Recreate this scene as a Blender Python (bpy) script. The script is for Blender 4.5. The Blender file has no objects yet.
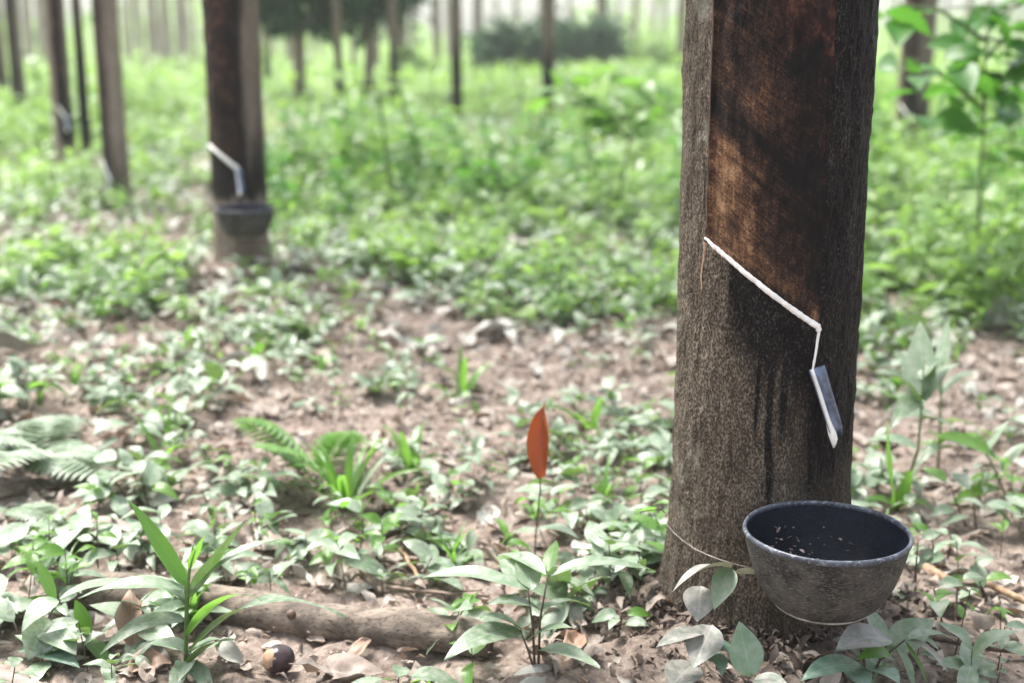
import bpy, math, random
import numpy as np
from mathutils import Vector

rng = np.random.default_rng(7)
random.seed(7)
sc = bpy.context.scene
COL = sc.collection
PI = math.pi
R = math.radians

# ------------------------------------------------------------------ camera
CAM_H, PITCH, LENS = 0.70, R(13.4), 45.0
F = 1024 * LENS / 36.0
CP, SP = math.cos(PITCH), math.sin(PITCH)


def ray(px, py):
    dx, dy = (px - 512) / F, -(py - 341.5) / F
    return Vector((dx, dy * SP + CP, dy * CP - SP))


def at(px, py, Y):
    d = ray(px, py)
    t = Y / d.y
    return Vector((d.x * t, Y, CAM_H + d.z * t))


def ground(px, py):
    d = ray(px, py)
    t = -CAM_H / d.z
    return Vector((d.x * t, d.y * t, 0))


cam = bpy.data.cameras.new("camera")
cam.lens = LENS
cam.sensor_width = 36
cam.clip_start = 0.05
cam.clip_end = 3000
cam.dof.use_dof = True
cam.dof.focus_distance = 1.33
cam.dof.aperture_fstop = 3.5
co = bpy.data.objects.new("camera", cam)
COL.objects.link(co)
co.location = (0, 0, CAM_H)
co.rotation_euler = (PI / 2 - PITCH, 0, 0)
sc.camera = co


# ------------------------------------------------------------------ noise
def _hash(ix, iy, iz, seed):
    h = (ix * 374761393 + iy * 668265263 + iz * 2147483647 * 3 + seed * 974634541) & 0xFFFFFFFF
    h = ((h ^ (h >> 13)) * 1274126177) & 0xFFFFFFFF
    h = (h ^ (h >> 16)) & 0xFFFFFFFF
    return h / 4294967295.0 * 2 - 1


def vn(x, y, z=0.0, seed=0):
    x, y, z = np.broadcast_arrays(np.asarray(x, float), np.asarray(y, float), np.asarray(z, float))
    ix, iy, iz = (np.floor(v).astype(np.int64) for v in (x, y, z))
    fx, fy, fz = x - ix, y - iy, z - iz
    fx, fy, fz = (f * f * (3 - 2 * f) for f in (fx, fy, fz))
    o = 0
    for a in (0, 1):
        for b in (0, 1):
            for c in (0, 1):
                w = (fx if a else 1 - fx) * (fy if b else 1 - fy) * (fz if c else 1 - fz)
                o = o + w * _hash(ix + a, iy + b, iz + c, seed)
    return o


def sst(x, a, b):
    t = np.clip((x - a) / (b - a), 0, 1)
    return t * t * (3 - 2 * t)


MAIN = (0.296, 1.45)           # centre of the near tree at ground level


def height(x, y):
    x = np.asarray(x, float)
    y = np.asarray(y, float)
    h = 0.035 * vn(x * 1.1, y * 1.1, 0, 1) + 0.012 * vn(x * 5, y * 5, 0, 2)
    d = np.hypot(x - MAIN[0], y - MAIN[1])
    h = h * sst(d, 0.1, 0.6) + 0.05 * np.exp(-np.maximum(d - 0.09, 0) / 0.09)
    d2 = np.hypot(x + 0.77, y - 3.63)
    h = h + 0.04 * np.exp(-np.maximum(d2 - 0.09, 0) / 0.10)
    far = sst(y, 12, 60)
    return h + far * 0.25 * vn(x * 0.06, y * 0.06, 0, 3)


def hgt(x, y):
    return float(height(x, y))


def on_ground(px, py, lift=0.0):
    p = ground(px, py)
    p.z = hgt(p.x, p.y) + lift
    return p


# ------------------------------------------------------------------ mesh helpers
def mesh_np(name, V, Q, uv=None, mats=(), midx=None, attrs=None, smooth=True):
    V = np.ascontiguousarray(V, np.float32)
    Q = np.ascontiguousarray(Q, np.int32)
    me = bpy.data.meshes.new(name)
    n, k = Q.shape
    me.vertices.add(len(V))
    me.vertices.foreach_set("co", V.ravel())
    me.loops.add(n * k)
    me.loops.foreach_set("vertex_index", Q.ravel())
    me.polygons.add(n)
    me.polygons.foreach_set("loop_start", np.arange(0, n * k, k, dtype=np.int32))
    me.polygons.foreach_set("loop_total", np.full(n, k, np.int32))
    if midx is not None:
        me.polygons.foreach_set("material_index", np.asarray(midx, np.int32))
    me.polygons.foreach_set("use_smooth", np.full(n, smooth, bool))
    me.update(calc_edges=True)
    if uv is not None:
        l = me.uv_layers.new(name="UVMap")
        l.data.foreach_set("uv", np.ascontiguousarray(uv[Q.ravel()], np.float32).ravel())
    for a, val in (attrs or {}).items():
        at_ = me.attributes.new(a, 'FLOAT', 'POINT')
        at_.data.foreach_set("value", np.ascontiguousarray(val, np.float32))
    for m in mats:
        me.materials.append(m)
    me.validate()
    return me


def link(name, data, parent=None, loc=None):
    o = bpy.data.objects.new(name, data)
    COL.objects.link(o)
    if parent is not None:
        o.parent = parent
    if loc is not None:
        o.location = loc
    return o


def tag(o, label=None, cat=None, group=None, kind=None):
    if label: o["label"] = label
    if cat: o["category"] = cat
    if group: o["group"] = group
    if kind: o["kind"] = kind
    return o


def thing(name, label, cat, loc, group=None):
    o = link(name, None, None, loc)
    o.empty_display_size = 0.05
    return tag(o, label, cat, group)


def grid_quads(nr, nc, off=0, wrap=False):
    i = np.arange(nr - 1)[:, None]
    j = np.arange(nc if wrap else nc - 1)[None, :]
    j2 = (j + 1) % nc
    a = i * nc + j
    b = i * nc + j2
    c = (i + 1) * nc + j2
    d = (i + 1) * nc + j
    return np.stack([a, b, c, d], -1).reshape(-1, 4) + off


class Acc:
    """collects grids of quads into one mesh"""
    def __init__(self):
        self.V, self.Q, self.U, self.M, self.n = [], [], [], [], 0

    def add(self, V, Q, U=None, m=0):
        V = np.asarray(V, float)
        self.V.append(V)
        self.Q.append(np.asarray(Q) + self.n)
        self.U.append(np.zeros((len(V), 2)) if U is None else U)
        self.M.append(np.full(len(Q), m))
        self.n += len(V)

    def mesh(self, name, mats, origin=(0, 0, 0)):
        return mesh_np(name, np.concatenate(self.V) - np.asarray(origin), np.concatenate(self.Q),
                       np.concatenate(self.U), mats, np.concatenate(self.M))


def tube(acc, pts, rad, n=6, m=0, flat=1.0, cap=True, nrm=None):
    """swept tube; rad scalar or list; flat squashes it along nrm"""
    P = np.array([tuple(p) for p in pts], float)
    k = len(P)
    rad = np.broadcast_to(np.asarray(rad, float), (k,))
    T = np.gradient(P, axis=0)
    T /= np.linalg.norm(T, axis=1, keepdims=True) + 1e-9
    if nrm is None:
        ref = np.array([0, 0, 1.0]) if abs(T[0, 2]) < 0.8 else np.array([1.0, 0.2, 0])
        N = np.tile(ref, (k, 1))
    else:
        N = np.broadcast_to(np.asarray(nrm, float), (k, 3))
    B = np.cross(T, N)
    B /= np.linalg.norm(B, axis=1, keepdims=True) + 1e-9
    N = np.cross(B, T)
    a = np.linspace(0, 2 * PI, n, endpoint=False)
    V = P[:, None] + rad[:, None, None] * (np.cos(a)[None, :, None] * B[:, None] + flat * np.sin(a)[None, :, None] * N[:, None])
    if cap:
        V = np.concatenate([np.tile(P[:1], (n, 1))[None], V, np.tile(P[-1:], (n, 1))[None]])
    rr = len(V)
    U = np.stack(np.meshgrid(np.linspace(0, 1, n), np.linspace(0, 1, rr)), -1).reshape(-1, 2)
    acc.add(V.reshape(-1, 3), grid_quads(rr, n, 0, True)[:, ::-1], U, m)


def prof_oval(t):
    return np.sin(PI * t ** 0.8) ** 0.85 * (1 - 0.2 * t ** 4)


def prof_lance(t):
    return np.sin(PI * t ** 0.62) ** 0.9


def prof_blade(t):
    return np.minimum(1, t * 9 + 0.25) ** 0.7 * (1 - t ** 2.2)


def prof_pinna(t):
    return np.minimum(1, t * 6 + 0.4) * (1 - t ** 1.6)


def leaf_tpl(nl, nw, W, prof, fold=0.15, droop=0.8, wave=0.0, seed=0, curl=0.0):
    t = np.linspace(0, 1, nl + 1)
    s = np.linspace(-1, 1, nw + 1)
    tt = np.linspace(0, 1, nl * 6 + 1)
    ph = 0.35 * droop - droop * tt
    cx = np.concatenate([[0], np.cumsum(np.cos(ph[:-1]))]) / (nl * 6)
    cz = np.concatenate([[0], np.cumsum(np.sin(ph[:-1]))]) / (nl * 6)
    x = np.interp(t, tt, cx)
    z0 = np.interp(t, tt, cz)
    w = np.maximum(prof(np.clip(t, 0, 1)), 0.0) * W / 2
    w = np.maximum(w, 0.004 * W)
    X = np.repeat(x[:, None], nw + 1, 1)
    Y = s[None] * w[:, None]
    Z = z0[:, None] + fold * np.abs(Y) + curl * (Y / W) ** 2 * W * 4
    if wave:
        Z = Z + wave * vn(X * 4 + seed * 7.3, Y * 6 + 3, 0, seed) * np.minimum(1, 3 * X)
        Y = Y + 0.5 * wave * vn(X * 3 + 9, seed * 3.1, 0, seed + 5)
    V = np.stack([X, Y, Z], -1).reshape(-1, 3)
    U = np.stack([np.repeat(t[:, None], nw + 1, 1), np.repeat(s[None] * .5 + .5, nl + 1, 0)], -1).reshape(-1, 2)
    return V, grid_quads(nl + 1, nw + 1), U


def stem_tpl(n=3):
    a = np.linspace(0, 2 * PI, n, endpoint=False)
    r = np.stack([np.cos(a), np.sin(a), 0 * a], 1)
    V = np.concatenate([r, r * 0.6 + [0, 0, 1]])
    return V, grid_quads(2, n, 0, True), np.zeros((2 * n, 2))


def rot(a, e, r):
    """Rz(a) Ry(-e) Rx(r), vectorised"""
    a, e, r = np.broadcast_arrays(*(np.asarray(v, float) for v in (a, e, r)))
    ca, sa, ce, se, cr, sr = np.cos(a), np.sin(a), np.cos(e), np.sin(e), np.cos(r), np.sin(r)
    M = np.empty(a.shape + (3, 3))
    M[..., 0, 0] = ca * ce; M[..., 0, 1] = -sa * cr - ca * se * sr; M[..., 0, 2] = sa * sr - ca * se * cr
    M[..., 1, 0] = sa * ce; M[..., 1, 1] = ca * cr - sa * se * sr; M[..., 1, 2] = -ca * sr - sa * se * cr
    M[..., 2, 0] = se; M[..., 2, 1] = ce * sr; M[..., 2, 2] = ce * cr
    return M


def place(acc, tpl, pos, M, scale, m=0):
    V, Q, U = tpl
    pos = np.asarray(pos, float)
    K = len(pos)
    if K == 0: return
    scale = np.asarray(scale, float)
    S = scale[:, None, :] if scale.ndim == 2 else scale[:, None, None]
    W = np.einsum('kij,knj->kni', M, V[None] * S) + pos[:, None]
    n = len(V)
    QQ = (Q[None] + (np.arange(K) * n)[:, None, None]).reshape(-1, 4)
    acc.add(W.reshape(-1, 3), QQ, np.tile(U, (K, 1)), m)


# ------------------------------------------------------------------ materials
def newmat(name):
    m = bpy.data.materials.new(name)
    m.use_nodes = True
    nt = m.node_tree
    for n in list(nt.nodes):
        nt.nodes.remove(n)
    return m, nt


class NB:
    def __init__(self, nt): self.nt = nt

    def n(self, typ, **kw):
        nd = self.nt.nodes.new(typ)
        for k, v in kw.items():
            setattr(nd, k, v)
        return nd

    def l(self, a, b): self.nt.links.new(a, b)

    def val(self, sock, v):
        if isinstance(v, bpy.types.NodeSocket): self.l(v, sock)
        else: sock.default_value = v

    def math(self, op, a, b=0.0, clamp=False):
        nd = self.n('ShaderNodeMath', operation=op, use_clamp=clamp)
        self.val(nd.inputs[0], a); self.val(nd.inputs[1], b)
        return nd.outputs[0]

    def mix(self, f, a, b, blend='MIX'):
        nd = self.n('ShaderNodeMix', data_type='RGBA', blend_type=blend)
        self.val(nd.inputs[0], f)
        self.val(nd.inputs[6], a if isinstance(a, bpy.types.NodeSocket) else (*a, 1))
        self.val(nd.inputs[7], b if isinstance(b, bpy.types.NodeSocket) else (*b, 1))
        return nd.outputs[2]

    def noise(self, vec, scale, detail=3, rough=0.55, dist=0.0):
        nd = self.n('ShaderNodeTexNoise')
        nd.inputs['Scale'].default_value = scale
        nd.inputs['Detail'].default_value = detail
        nd.inputs['Roughness'].default_value = rough
        nd.inputs['Distortion'].default_value = dist
        if vec is not None: self.l(vec, nd.inputs['Vector'])
        return nd.outputs['Fac']

    def ramp(self, f, stops, interp='LINEAR'):
        nd = self.n('ShaderNodeValToRGB')
        cr = nd.color_ramp
        cr.interpolation = interp
        while len(cr.elements) < len(stops): cr.elements.new(0.5)
        for e, (p, c) in zip(cr.elements, stops):
            e.position = p
            e.color = (*c, 1) if len(c) == 3 else c
        self.l(f, nd.inputs[0])
        return nd.outputs[0]

    def fr(self, f, a, b):
        nd = self.n('ShaderNodeMapRange', interpolation_type='SMOOTHSTEP')
        self.l(f, nd.inputs[0])
        nd.inputs[1].default_value = a; nd.inputs[2].default_value = b
        return nd.outputs[0]

    def mapping(self, vec, scale):
        nd = self.n('ShaderNodeMapping')
        nd.inputs['Scale'].default_value = scale
        self.l(vec, nd.inputs[0])
        return nd.outputs[0]

    def bump(self, h, strength=0.5, dist=0.002):
        nd = self.n('ShaderNodeBump')
        nd.inputs['Strength'].default_value = strength
        nd.inputs['Distance'].default_value = dist
        self.l(h, nd.inputs['Height'])
        return nd.outputs[0]

    def attr(self, name):
        return self.n('ShaderNodeAttribute', attribute_name=name).outputs['Fac']


def leaf_mat(name, cols, rough=0.42, trans=0.35, tcol=(0.16, 0.30, 0.04), dust=0.0, dustc=(0.42, 0.42, 0.38), vein=0.25,
             spec=0.65, spots=0.0):
    m, nt = newmat(name)
    b = NB(nt)
    geo = b.n('ShaderNodeNewGeometry')
    tc = b.n('ShaderNodeTexCoord')
    k = len(cols)
    col = b.ramp(geo.outputs['Random Per Island'], [(i / max(1, k - 1), c) for i, c in enumerate(cols)])
    pos = geo.outputs['Position']
    patch = b.noise(pos, 1.7, 2)
    col = b.mix(b.math('MULTIPLY', b.fr(patch, 0.35, 0.7), 0.45), col, cols[-1])
    uv = b.n('ShaderNodeSeparateXYZ')
    b.l(tc.outputs['UV'], uv.inputs[0])
    dv = b.math('ABSOLUTE', b.math('SUBTRACT', uv.outputs[1], 0.5))
    mid = b.fr(dv, 0.045, 0.015)
    w = b.math('SINE', b.math('SUBTRACT', b.math('MULTIPLY', uv.outputs[0], 46.0), b.math('MULTIPLY', dv, 30.0)))
    sv = b.fr(w, 0.75, 1.0)
    veins = b.math('MULTIPLY', b.math('MAXIMUM', mid, b.math('MULTIPLY', sv, 0.35)), vein)
    light = tuple(min(0.6, c * 2.2 + 0.06) for c in cols[len(cols) // 2])
    col = b.mix(veins, col, light)
    if dust:
        d = b.fr(b.noise(pos, 90, 4, 0.65), 0.38, 0.66)
        col = b.mix(b.math('MULTIPLY', d, dust), col, dustc)
    if spots:
        d = b.fr(b.noise(pos, 160, 2, 0.5), 0.66, 0.72)
        col = b.mix(b.math('MULTIPLY', d, spots), col, (0.05, 0.03, 0.02))
    p = b.n('ShaderNodeBsdfPrincipled')
    b.l(col, p.inputs['Base Color'])
    p.inputs['Roughness'].default_value = rough
    p.inputs['Specular IOR Level'].default_value = spec
    hb = b.math('ADD', b.math('MULTIPLY', veins, -1.0), b.noise(pos, 120, 2))
    nb = b.bump(hb, 0.35, 0.002)
    b.l(nb, p.inputs['Normal'])
    t = b.n('ShaderNodeBsdfTranslucent')
    t.inputs[0].default_value = (*tcol, 1)
    mx = b.n('ShaderNodeMixShader')
    mx.inputs[0].default_value = trans
    b.l(p.outputs[0], mx.inputs[1]); b.l(t.outputs[0], mx.inputs[2])
    out = b.n('ShaderNodeOutputMaterial')
    b.l(mx.outputs[0], out.inputs[0])
    return m


def simple_mat(name, c1, c2, scale, rough=0.6, metallic=0.0, bump=0.3, bd=0.002, stretch=None, spec=0.5, lo=0.35, hi=0.65, fine=None):
    m, nt = newmat(name)
    b = NB(nt)
    tc = b.n('ShaderNodeTexCoord')
    v = tc.outputs['Object']
    if stretch: v = b.mapping(v, stretch)
    f = b.noise(v, scale, 5, 0.6)
    col = b.mix(b.fr(f, lo, hi), c1, c2)
    if fine:
        g = b.fr(b.noise(v, scale * 5, 3, 0.6), 0.5, 0.7)
        col = b.mix(g, col, fine)
    p = b.n('ShaderNodeBsdfPrincipled')
    b.l(col, p.inputs['Base Color'])
    p.inputs['Roughness'].default_value = rough
    p.inputs['Metallic'].default_value = metallic
    p.inputs['Specular IOR Level'].default_value = spec
    if bump:
        b.l(b.bump(f, bump, bd), p.inputs['Normal'])
    out = b.n('ShaderNodeOutputMaterial')
    b.l(p.outputs[0], out.inputs[0])
    return m


def bark_mat(name, dark, mid, light, near=True):
    m, nt = newmat(name)
    b = NB(nt)
    tc = b.n('ShaderNodeTexCoord')
    v = tc.outputs['Object']
    s = b.attr('stain')
    oi = b.n('ShaderNodeObjectInfo')
    vs = b.mapping(v, (1, 1, 0.42))
    f1 = b.noise(vs, 680, 3, 0.8)           # fleck of the bark
    f2 = b.noise(vs, 38, 4, 0.6)
    f3 = b.noise(b.mapping(v, (1, 1, 0.3)), 7, 3, 0.55)
    vor = b.n('ShaderNodeTexVoronoi', feature='F1')
    b.l(b.mapping(v, (1, 1, 0.5)), vor.inputs['Vector'])
    vor.inputs['Scale'].default_value = 540
    h = b.math('ADD', b.math('MULTIPLY', f1, 0.7), b.math('MULTIPLY', vor.outputs['Distance'], 0.45))
    h = b.math('ADD', h, b.math('MULTIPLY', b.math('SUBTRACT', f2, 0.5), 0.35))
    col = b.ramp(h, [(0.38, dark), (0.57, mid), (0.84, light)])
    col = b.mix(b.math('MULTIPLY', b.fr(f3, 0.42, 0.68), 0.65), col, tuple(c * 0.55 for c in mid))
    lich = b.fr(b.noise(v, 16, 4, 0.7), 0.58, 0.72)
    col = b.mix(b.math('MULTIPLY', lich, 0.38), col, (0.30, 0.30, 0.25))
    f4 = b.noise(b.mapping(v, (1, 1, 0.10)), 62, 4, 0.7, 0.8)
    f5 = b.noise(b.mapping(v, (1, 1, 3.5)), 34, 3, 0.6, 0.5)
    crack = b.math('MAXIMUM', b.fr(f4, 0.40, 0.34), b.math('MULTIPLY', b.fr(f5, 0.36, 0.31), 0.8))
    col = b.mix(b.math('MULTIPLY', crack, 0.6), col, dark)
    tone = b.math('ADD', 0.8, b.math('MULTIPLY', oi.outputs['Random'], 0.4))
    st = b.math('MULTIPLY', s, b.math('ADD', 0.55, b.math('MULTIPLY', f2, 0.9)), True)
    st = b.fr(st, 0.08, 0.72)
    blackc = b.ramp(h, [(0.44, (0.002, 0.0018, 0.0024)), (0.66, (0.008, 0.007, 0.008)), (0.84, (0.085, 0.075, 0.072))])
    col = b.mix(b.math('MULTIPLY', st, 0.96), col, blackc)
    hs = b.n('ShaderNodeHueSaturation')
    b.l(col, hs.inputs['Color']); b.l(tone, hs.inputs['Value'])
    p = b.n('ShaderNodeBsdfPrincipled')
    b.l(hs.outputs[0], p.inputs['Base Color'])
    rg = b.math('SUBTRACT', 0.85, b.math('MULTIPLY', st, 0.25))
    b.l(rg, p.inputs['Roughness'])
    p.inputs['Specular IOR Level'].default_value = 0.12
    if near:
        hb = b.math('SUBTRACT', b.math('ADD', h, b.math('MULTIPLY', f2, 1.2)), b.math('MULTIPLY', crack, 0.7))
        b.l(b.bump(hb, 0.9, 0.0022), p.inputs['Normal'])
    out = b.n('ShaderNodeOutputMaterial')
    b.l(p.outputs[0], out.inputs[0])
    return m


def panel_mat():
    m, nt = newmat('tapped_wood')
    b = NB(nt)
    tc = b.n('ShaderNodeTexCoord')
    v = tc.outputs['Object']
    light, crust = b.attr('fresh'), b.attr('crust')
    uvn = tc.outputs['UV']                       # u along the cut, v across it
    warp = b.noise(v, 30, 3, 0.6)
    strk = b.noise(b.mapping(uvn, (30, 420, 1)), 1.0, 5, 0.75, 0.5)
    strk2 = b.noise(b.mapping(uvn, (5, 40, 1)), 1.0, 4, 0.65, 0.8)
    vert = b.noise(b.mapping(v, (1, 1, 0.14)), 260, 5, 0.8)
    blot = b.noise(v, 24, 5, 0.7, 0.4)
    mids = b.noise(b.mapping(v, (1, 1, 0.6)), 75, 5, 0.75)
    fle = b.noise(v, 420, 3, 0.75)
    k = light
    for f_, w_ in ((strk, 0.75), (blot, 0.85), (vert, 0.8), (mids, 0.9), (fle, 1.0), (strk2, 0.6)):
        k = b.math('ADD', k, b.math('MULTIPLY', b.math('SUBTRACT', f_, 0.5), w_))
    col = b.ramp(k, [(0.02, (0.006, 0.005, 0.005)), (0.24, (0.024, 0.014, 0.011)), (0.50, (0.085, 0.044, 0.026)),
                     (0.76, (0.24, 0.13, 0.068)), (1.0, (0.45, 0.28, 0.155))])
    lump = b.math('ADD', b.math('MULTIPLY', mids, 0.6), b.math('MULTIPLY', blot, 0.4))
    red = b.ramp(lump, [(0.42, (0.007, 0.007, 0.010)), (0.52, (0.035, 0.017, 0.014)), (0.60, (0.12, 0.05, 0.035)), (0.70, (0.22, 0.12, 0.09))])
    col = b.mix(crust, col, red)
    p = b.n('ShaderNodeBsdfPrincipled')
    b.l(col, p.inputs['Base Color'])
    p.inputs['Roughness'].default_value = 0.7
    p.inputs['Specular IOR Level'].default_value = 0.22
    hb = b.math('ADD', b.math('MULTIPLY', strk, 0.7), b.math('ADD', b.math('MULTIPLY', vert, 0.6), b.math('MULTIPLY', fle, 0.5)))
    hb = b.math('ADD', hb, b.math('MULTIPLY', b.math('MULTIPLY', lump, crust), 4.0))
    b.l(b.bump(hb, 0.85, 0.003), p.inputs['Normal'])
    out = b.n('ShaderNodeOutputMaterial')
    b.l(p.outputs[0], out.inputs[0])
    return m


def soil_mat():
    m, nt = newmat('soil')
    b = NB(nt)
    geo = b.n('ShaderNodeNewGeometry')
    v = geo.outputs['Position']
    f0 = b.noise(v, 1.3, 3)
    f1 = b.noise(v, 14, 5, 0.65)
    f2 = b.noise(v, 110, 4, 0.7)
    col = b.ramp(f1, [(0.30, (0.075, 0.052, 0.042)), (0.47, (0.155, 0.12, 0.10)), (0.66, (0.28, 0.228, 0.195))])
    col = b.mix(b.math('MULTIPLY', b.fr(f2, 0.45, 0.7), 0.5), col, (0.42, 0.34, 0.29))
    col = b.mix(b.math('MULTIPLY', b.fr(f2, 0.48, 0.3), 0.6), col, (0.07, 0.045, 0.035))
    col = b.mix(b.math('MULTIPLY', b.attr('humus'), 0.75), col, b.ramp(f1, [(0.35, (0.035, 0.026, 0.021)), (0.7, (0.13, 0.10, 0.08))]))
    sep = b.n('ShaderNodeSeparateXYZ')
    b.l(v, sep.inputs[0])
    green = b.math('MULTIPLY', b.fr(sep.outputs[1], 4.0, 9.0), b.fr(f0, 0.25, 0.5))
    col = b.mix(b.math('MULTIPLY', green, 0.75), col, b.mix(f1, (0.06, 0.10, 0.025), (0.15, 0.22, 0.06)))
    p = b.n('ShaderNodeBsdfPrincipled')
    b.l(col, p.inputs['Base Color'])
    p.inputs['Roughness'].default_value = 0.9
    p.inputs['Specular IOR Level'].default_value = 0.25
    hb = b.math('ADD', b.math('MULTIPLY', f1, 2.0), b.math('MULTIPLY', f2, 0.6))
    b.l(b.bump(hb, 0.9, 0.006), p.inputs['Normal'])
    out = b.n('ShaderNodeOutputMaterial')
    b.l(p.outputs[0], out.inputs[0])
    return m


M_bark = bark_mat('bark', (0.022, 0.017, 0.013), (0.085, 0.068, 0.052), (0.30, 0.25, 0.19))
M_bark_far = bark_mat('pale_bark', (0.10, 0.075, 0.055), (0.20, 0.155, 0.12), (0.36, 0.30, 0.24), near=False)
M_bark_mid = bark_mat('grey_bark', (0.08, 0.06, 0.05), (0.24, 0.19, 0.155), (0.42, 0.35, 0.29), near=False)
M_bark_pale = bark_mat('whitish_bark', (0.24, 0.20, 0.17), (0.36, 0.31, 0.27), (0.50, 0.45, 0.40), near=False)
M_panel = panel_mat()
M_soil = soil_mat()
M_latex = simple_mat('latex', (0.80, 0.78, 0.74), (0.88, 0.87, 0.84), 60, rough=0.28, bump=0.1)
M_latex_dry = simple_mat('dried_latex', (0.42, 0.36, 0.31), (0.66, 0.60, 0.55), 90, rough=0.5, bump=0.2)
M_groove = simple_mat('groove_wood', (0.24, 0.14, 0.08), (0.42, 0.28, 0.18), 120, rough=0.7)
M_metal = simple_mat('spout_metal', (0.07, 0.09, 0.14), (0.20, 0.24, 0.33), 45, rough=0.42, metallic=0.75, bump=0.1)
M_wire = simple_mat('wire_metal', (0.12, 0.10, 0.09), (0.28, 0.25, 0.22), 60, rough=0.5, metallic=0.4)
M_leaf = leaf_mat('leaf_sage', [(0.07, 0.125, 0.06), (0.13, 0.205, 0.115), (0.20, 0.28, 0.18)], dust=0.45, rough=0.44, trans=0.25, spec=0.8)
M_leaf_fresh = leaf_mat('leaf_fresh', [(0.05, 0.13, 0.02), (0.085, 0.20, 0.03), (0.13, 0.25, 0.045)], rough=0.38, trans=0.42,
                        tcol=(0.25, 0.52, 0.07))
M_leaf_mid = leaf_mat('leaf_mid', [(0.045, 0.12, 0.022), (0.12, 0.235, 0.055), (0.24, 0.34, 0.13)], rough=0.42, trans=0.45,
                      tcol=(0.31, 0.52, 0.10))
M_leaf_sap = leaf_mat('leaf_sapling', [(0.03, 0.10, 0.015), (0.05, 0.15, 0.025), (0.08, 0.20, 0.04)], rough=0.4, trans=0.38, tcol=(0.14, 0.40, 0.04))
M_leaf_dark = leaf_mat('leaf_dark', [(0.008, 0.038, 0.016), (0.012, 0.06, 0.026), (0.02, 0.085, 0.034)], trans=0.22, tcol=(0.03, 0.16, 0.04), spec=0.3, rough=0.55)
M_leaf_pale = leaf_mat('leaf_dusty', [(0.15, 0.165, 0.14), (0.21, 0.205, 0.19), (0.14, 0.19, 0.14)], trans=0.15, tcol=(0.2, 0.22, 0.12),
                       dust=0.8, dustc=(0.34, 0.315, 0.30), spots=0.5, rough=0.5)
M_leaf_teal = leaf_mat('leaf_bluegreen', [(0.09, 0.17, 0.12), (0.12, 0.21, 0.155), (0.15, 0.23, 0.18)], trans=0.2, dust=0.4,
                       dustc=(0.34, 0.40, 0.36), rough=0.36, spots=0.2)
M_leaf_red = leaf_mat('leaf_red', [(0.20, 0.034, 0.012), (0.27, 0.055, 0.018), (0.30, 0.07, 0.03)], trans=0.3, tcol=(0.40, 0.085, 0.02), spots=0.7, rough=0.35, vein=0.15)
M_dead = leaf_mat('dead_leaf', [(0.06, 0.038, 0.028), (0.16, 0.11, 0.085), (0.26, 0.20, 0.165), (0.36, 0.31, 0.27)], trans=0.12,
                  tcol=(0.3, 0.18, 0.1), rough=0.6, dust=0.25, spots=0.4)
M_flake = leaf_mat('bark_flake', [(0.035, 0.025, 0.02), (0.075, 0.055, 0.045), (0.15, 0.12, 0.10)], trans=0.0, rough=0.75, vein=0, spec=0.3)
M_dead_pale = leaf_mat('dead_leaf_pale', [(0.26, 0.23, 0.19), (0.40, 0.37, 0.33), (0.33, 0.34, 0.30)], trans=0.12, tcol=(0.4, 0.35, 0.28),
                       rough=0.55, dust=0.3, spots=0.5)
M_dead_brown = leaf_mat('dead_leaf_brown', [(0.24, 0.13, 0.085), (0.30, 0.18, 0.12)], trans=0.12, tcol=(0.3, 0.15, 0.07), rough=0.55,
                        dust=0.25)
M_stem = simple_mat('stem_green', (0.07, 0.12, 0.03), (0.12, 0.20, 0.05), 80, rough=0.5, bump=0.1)
M_stem_brown = simple_mat('stem_brown', (0.05, 0.035, 0.028), (0.12, 0.08, 0.06), 80, rough=0.7, bump=0.2)
M_twig = simple_mat('twig_bark', (0.11, 0.08, 0.06), (0.30, 0.23, 0.18), 60, rough=0.8, bump=0.4)
M_log = simple_mat('log_bark', (0.095, 0.075, 0.06), (0.23, 0.185, 0.145), 48, rough=0.85, bump=1.0, bd=0.004, stretch=(0.6, 1, 1),
                   fine=(0.055, 0.04, 0.03))
M_seed = simple_mat('seed_shell', (0.016, 0.012, 0.018), (0.05, 0.028, 0.03), 40, rough=0.28, bump=0.1)
M_seed_b = simple_mat('seed_flesh', (0.34, 0.20, 0.12), (0.48, 0.32, 0.22), 60, rough=0.6)

# ------------------------------------------------------------------ ground
def axis(a, b, step, lim, grow=1.13, lo=None):
    c = list(np.arange(a, b, step))
    s, x = step, c[-1]
    while x < lim:
        s *= grow; x += s; c.append(x)
    s, x = step, c[0]
    lo = -lim if lo is None else lo
    while x > lo:
        s *= grow; x -= s; c.insert(0, x)
    return np.array(c)


gx = axis(-1.6, 1.6, 0.012, 900)
gy = axis(0.95, 4.2, 0.012, 1500, lo=-60)
GX, GY = np.meshgrid(gx, gy)
GZ = height(GX, GY)
MD = np.hypot(GX - MAIN[0], GY - MAIN[1])
mnd = np.exp(-np.maximum(MD - 0.1, 0) / 0.10)
GZ = GZ + 0.010 * mnd * vn(GX * 42, GY * 42, 0, 13) + 0.006 * mnd * vn(GX * 80, GY * 80, 0, 14)
near = sst(GY, 7, 3)
GZ = GZ + near * (0.008 * vn(GX * 20, GY * 20, 0, 11) + 0.006 * vn(GX * 48, GY * 48, 0, 12))
V = np.stack([GX, GY, GZ], -1).reshape(-1, 3)
tag(link('ground', mesh_np('ground', V, grid_quads(len(gy), len(gx)), mats=[M_soil], attrs={'humus': np.clip(mnd * (1 + 0.5 * vn(GX * 15, GY * 15, 0, 15)), 0, 1).reshape(-1)})), kind='structure')


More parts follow.
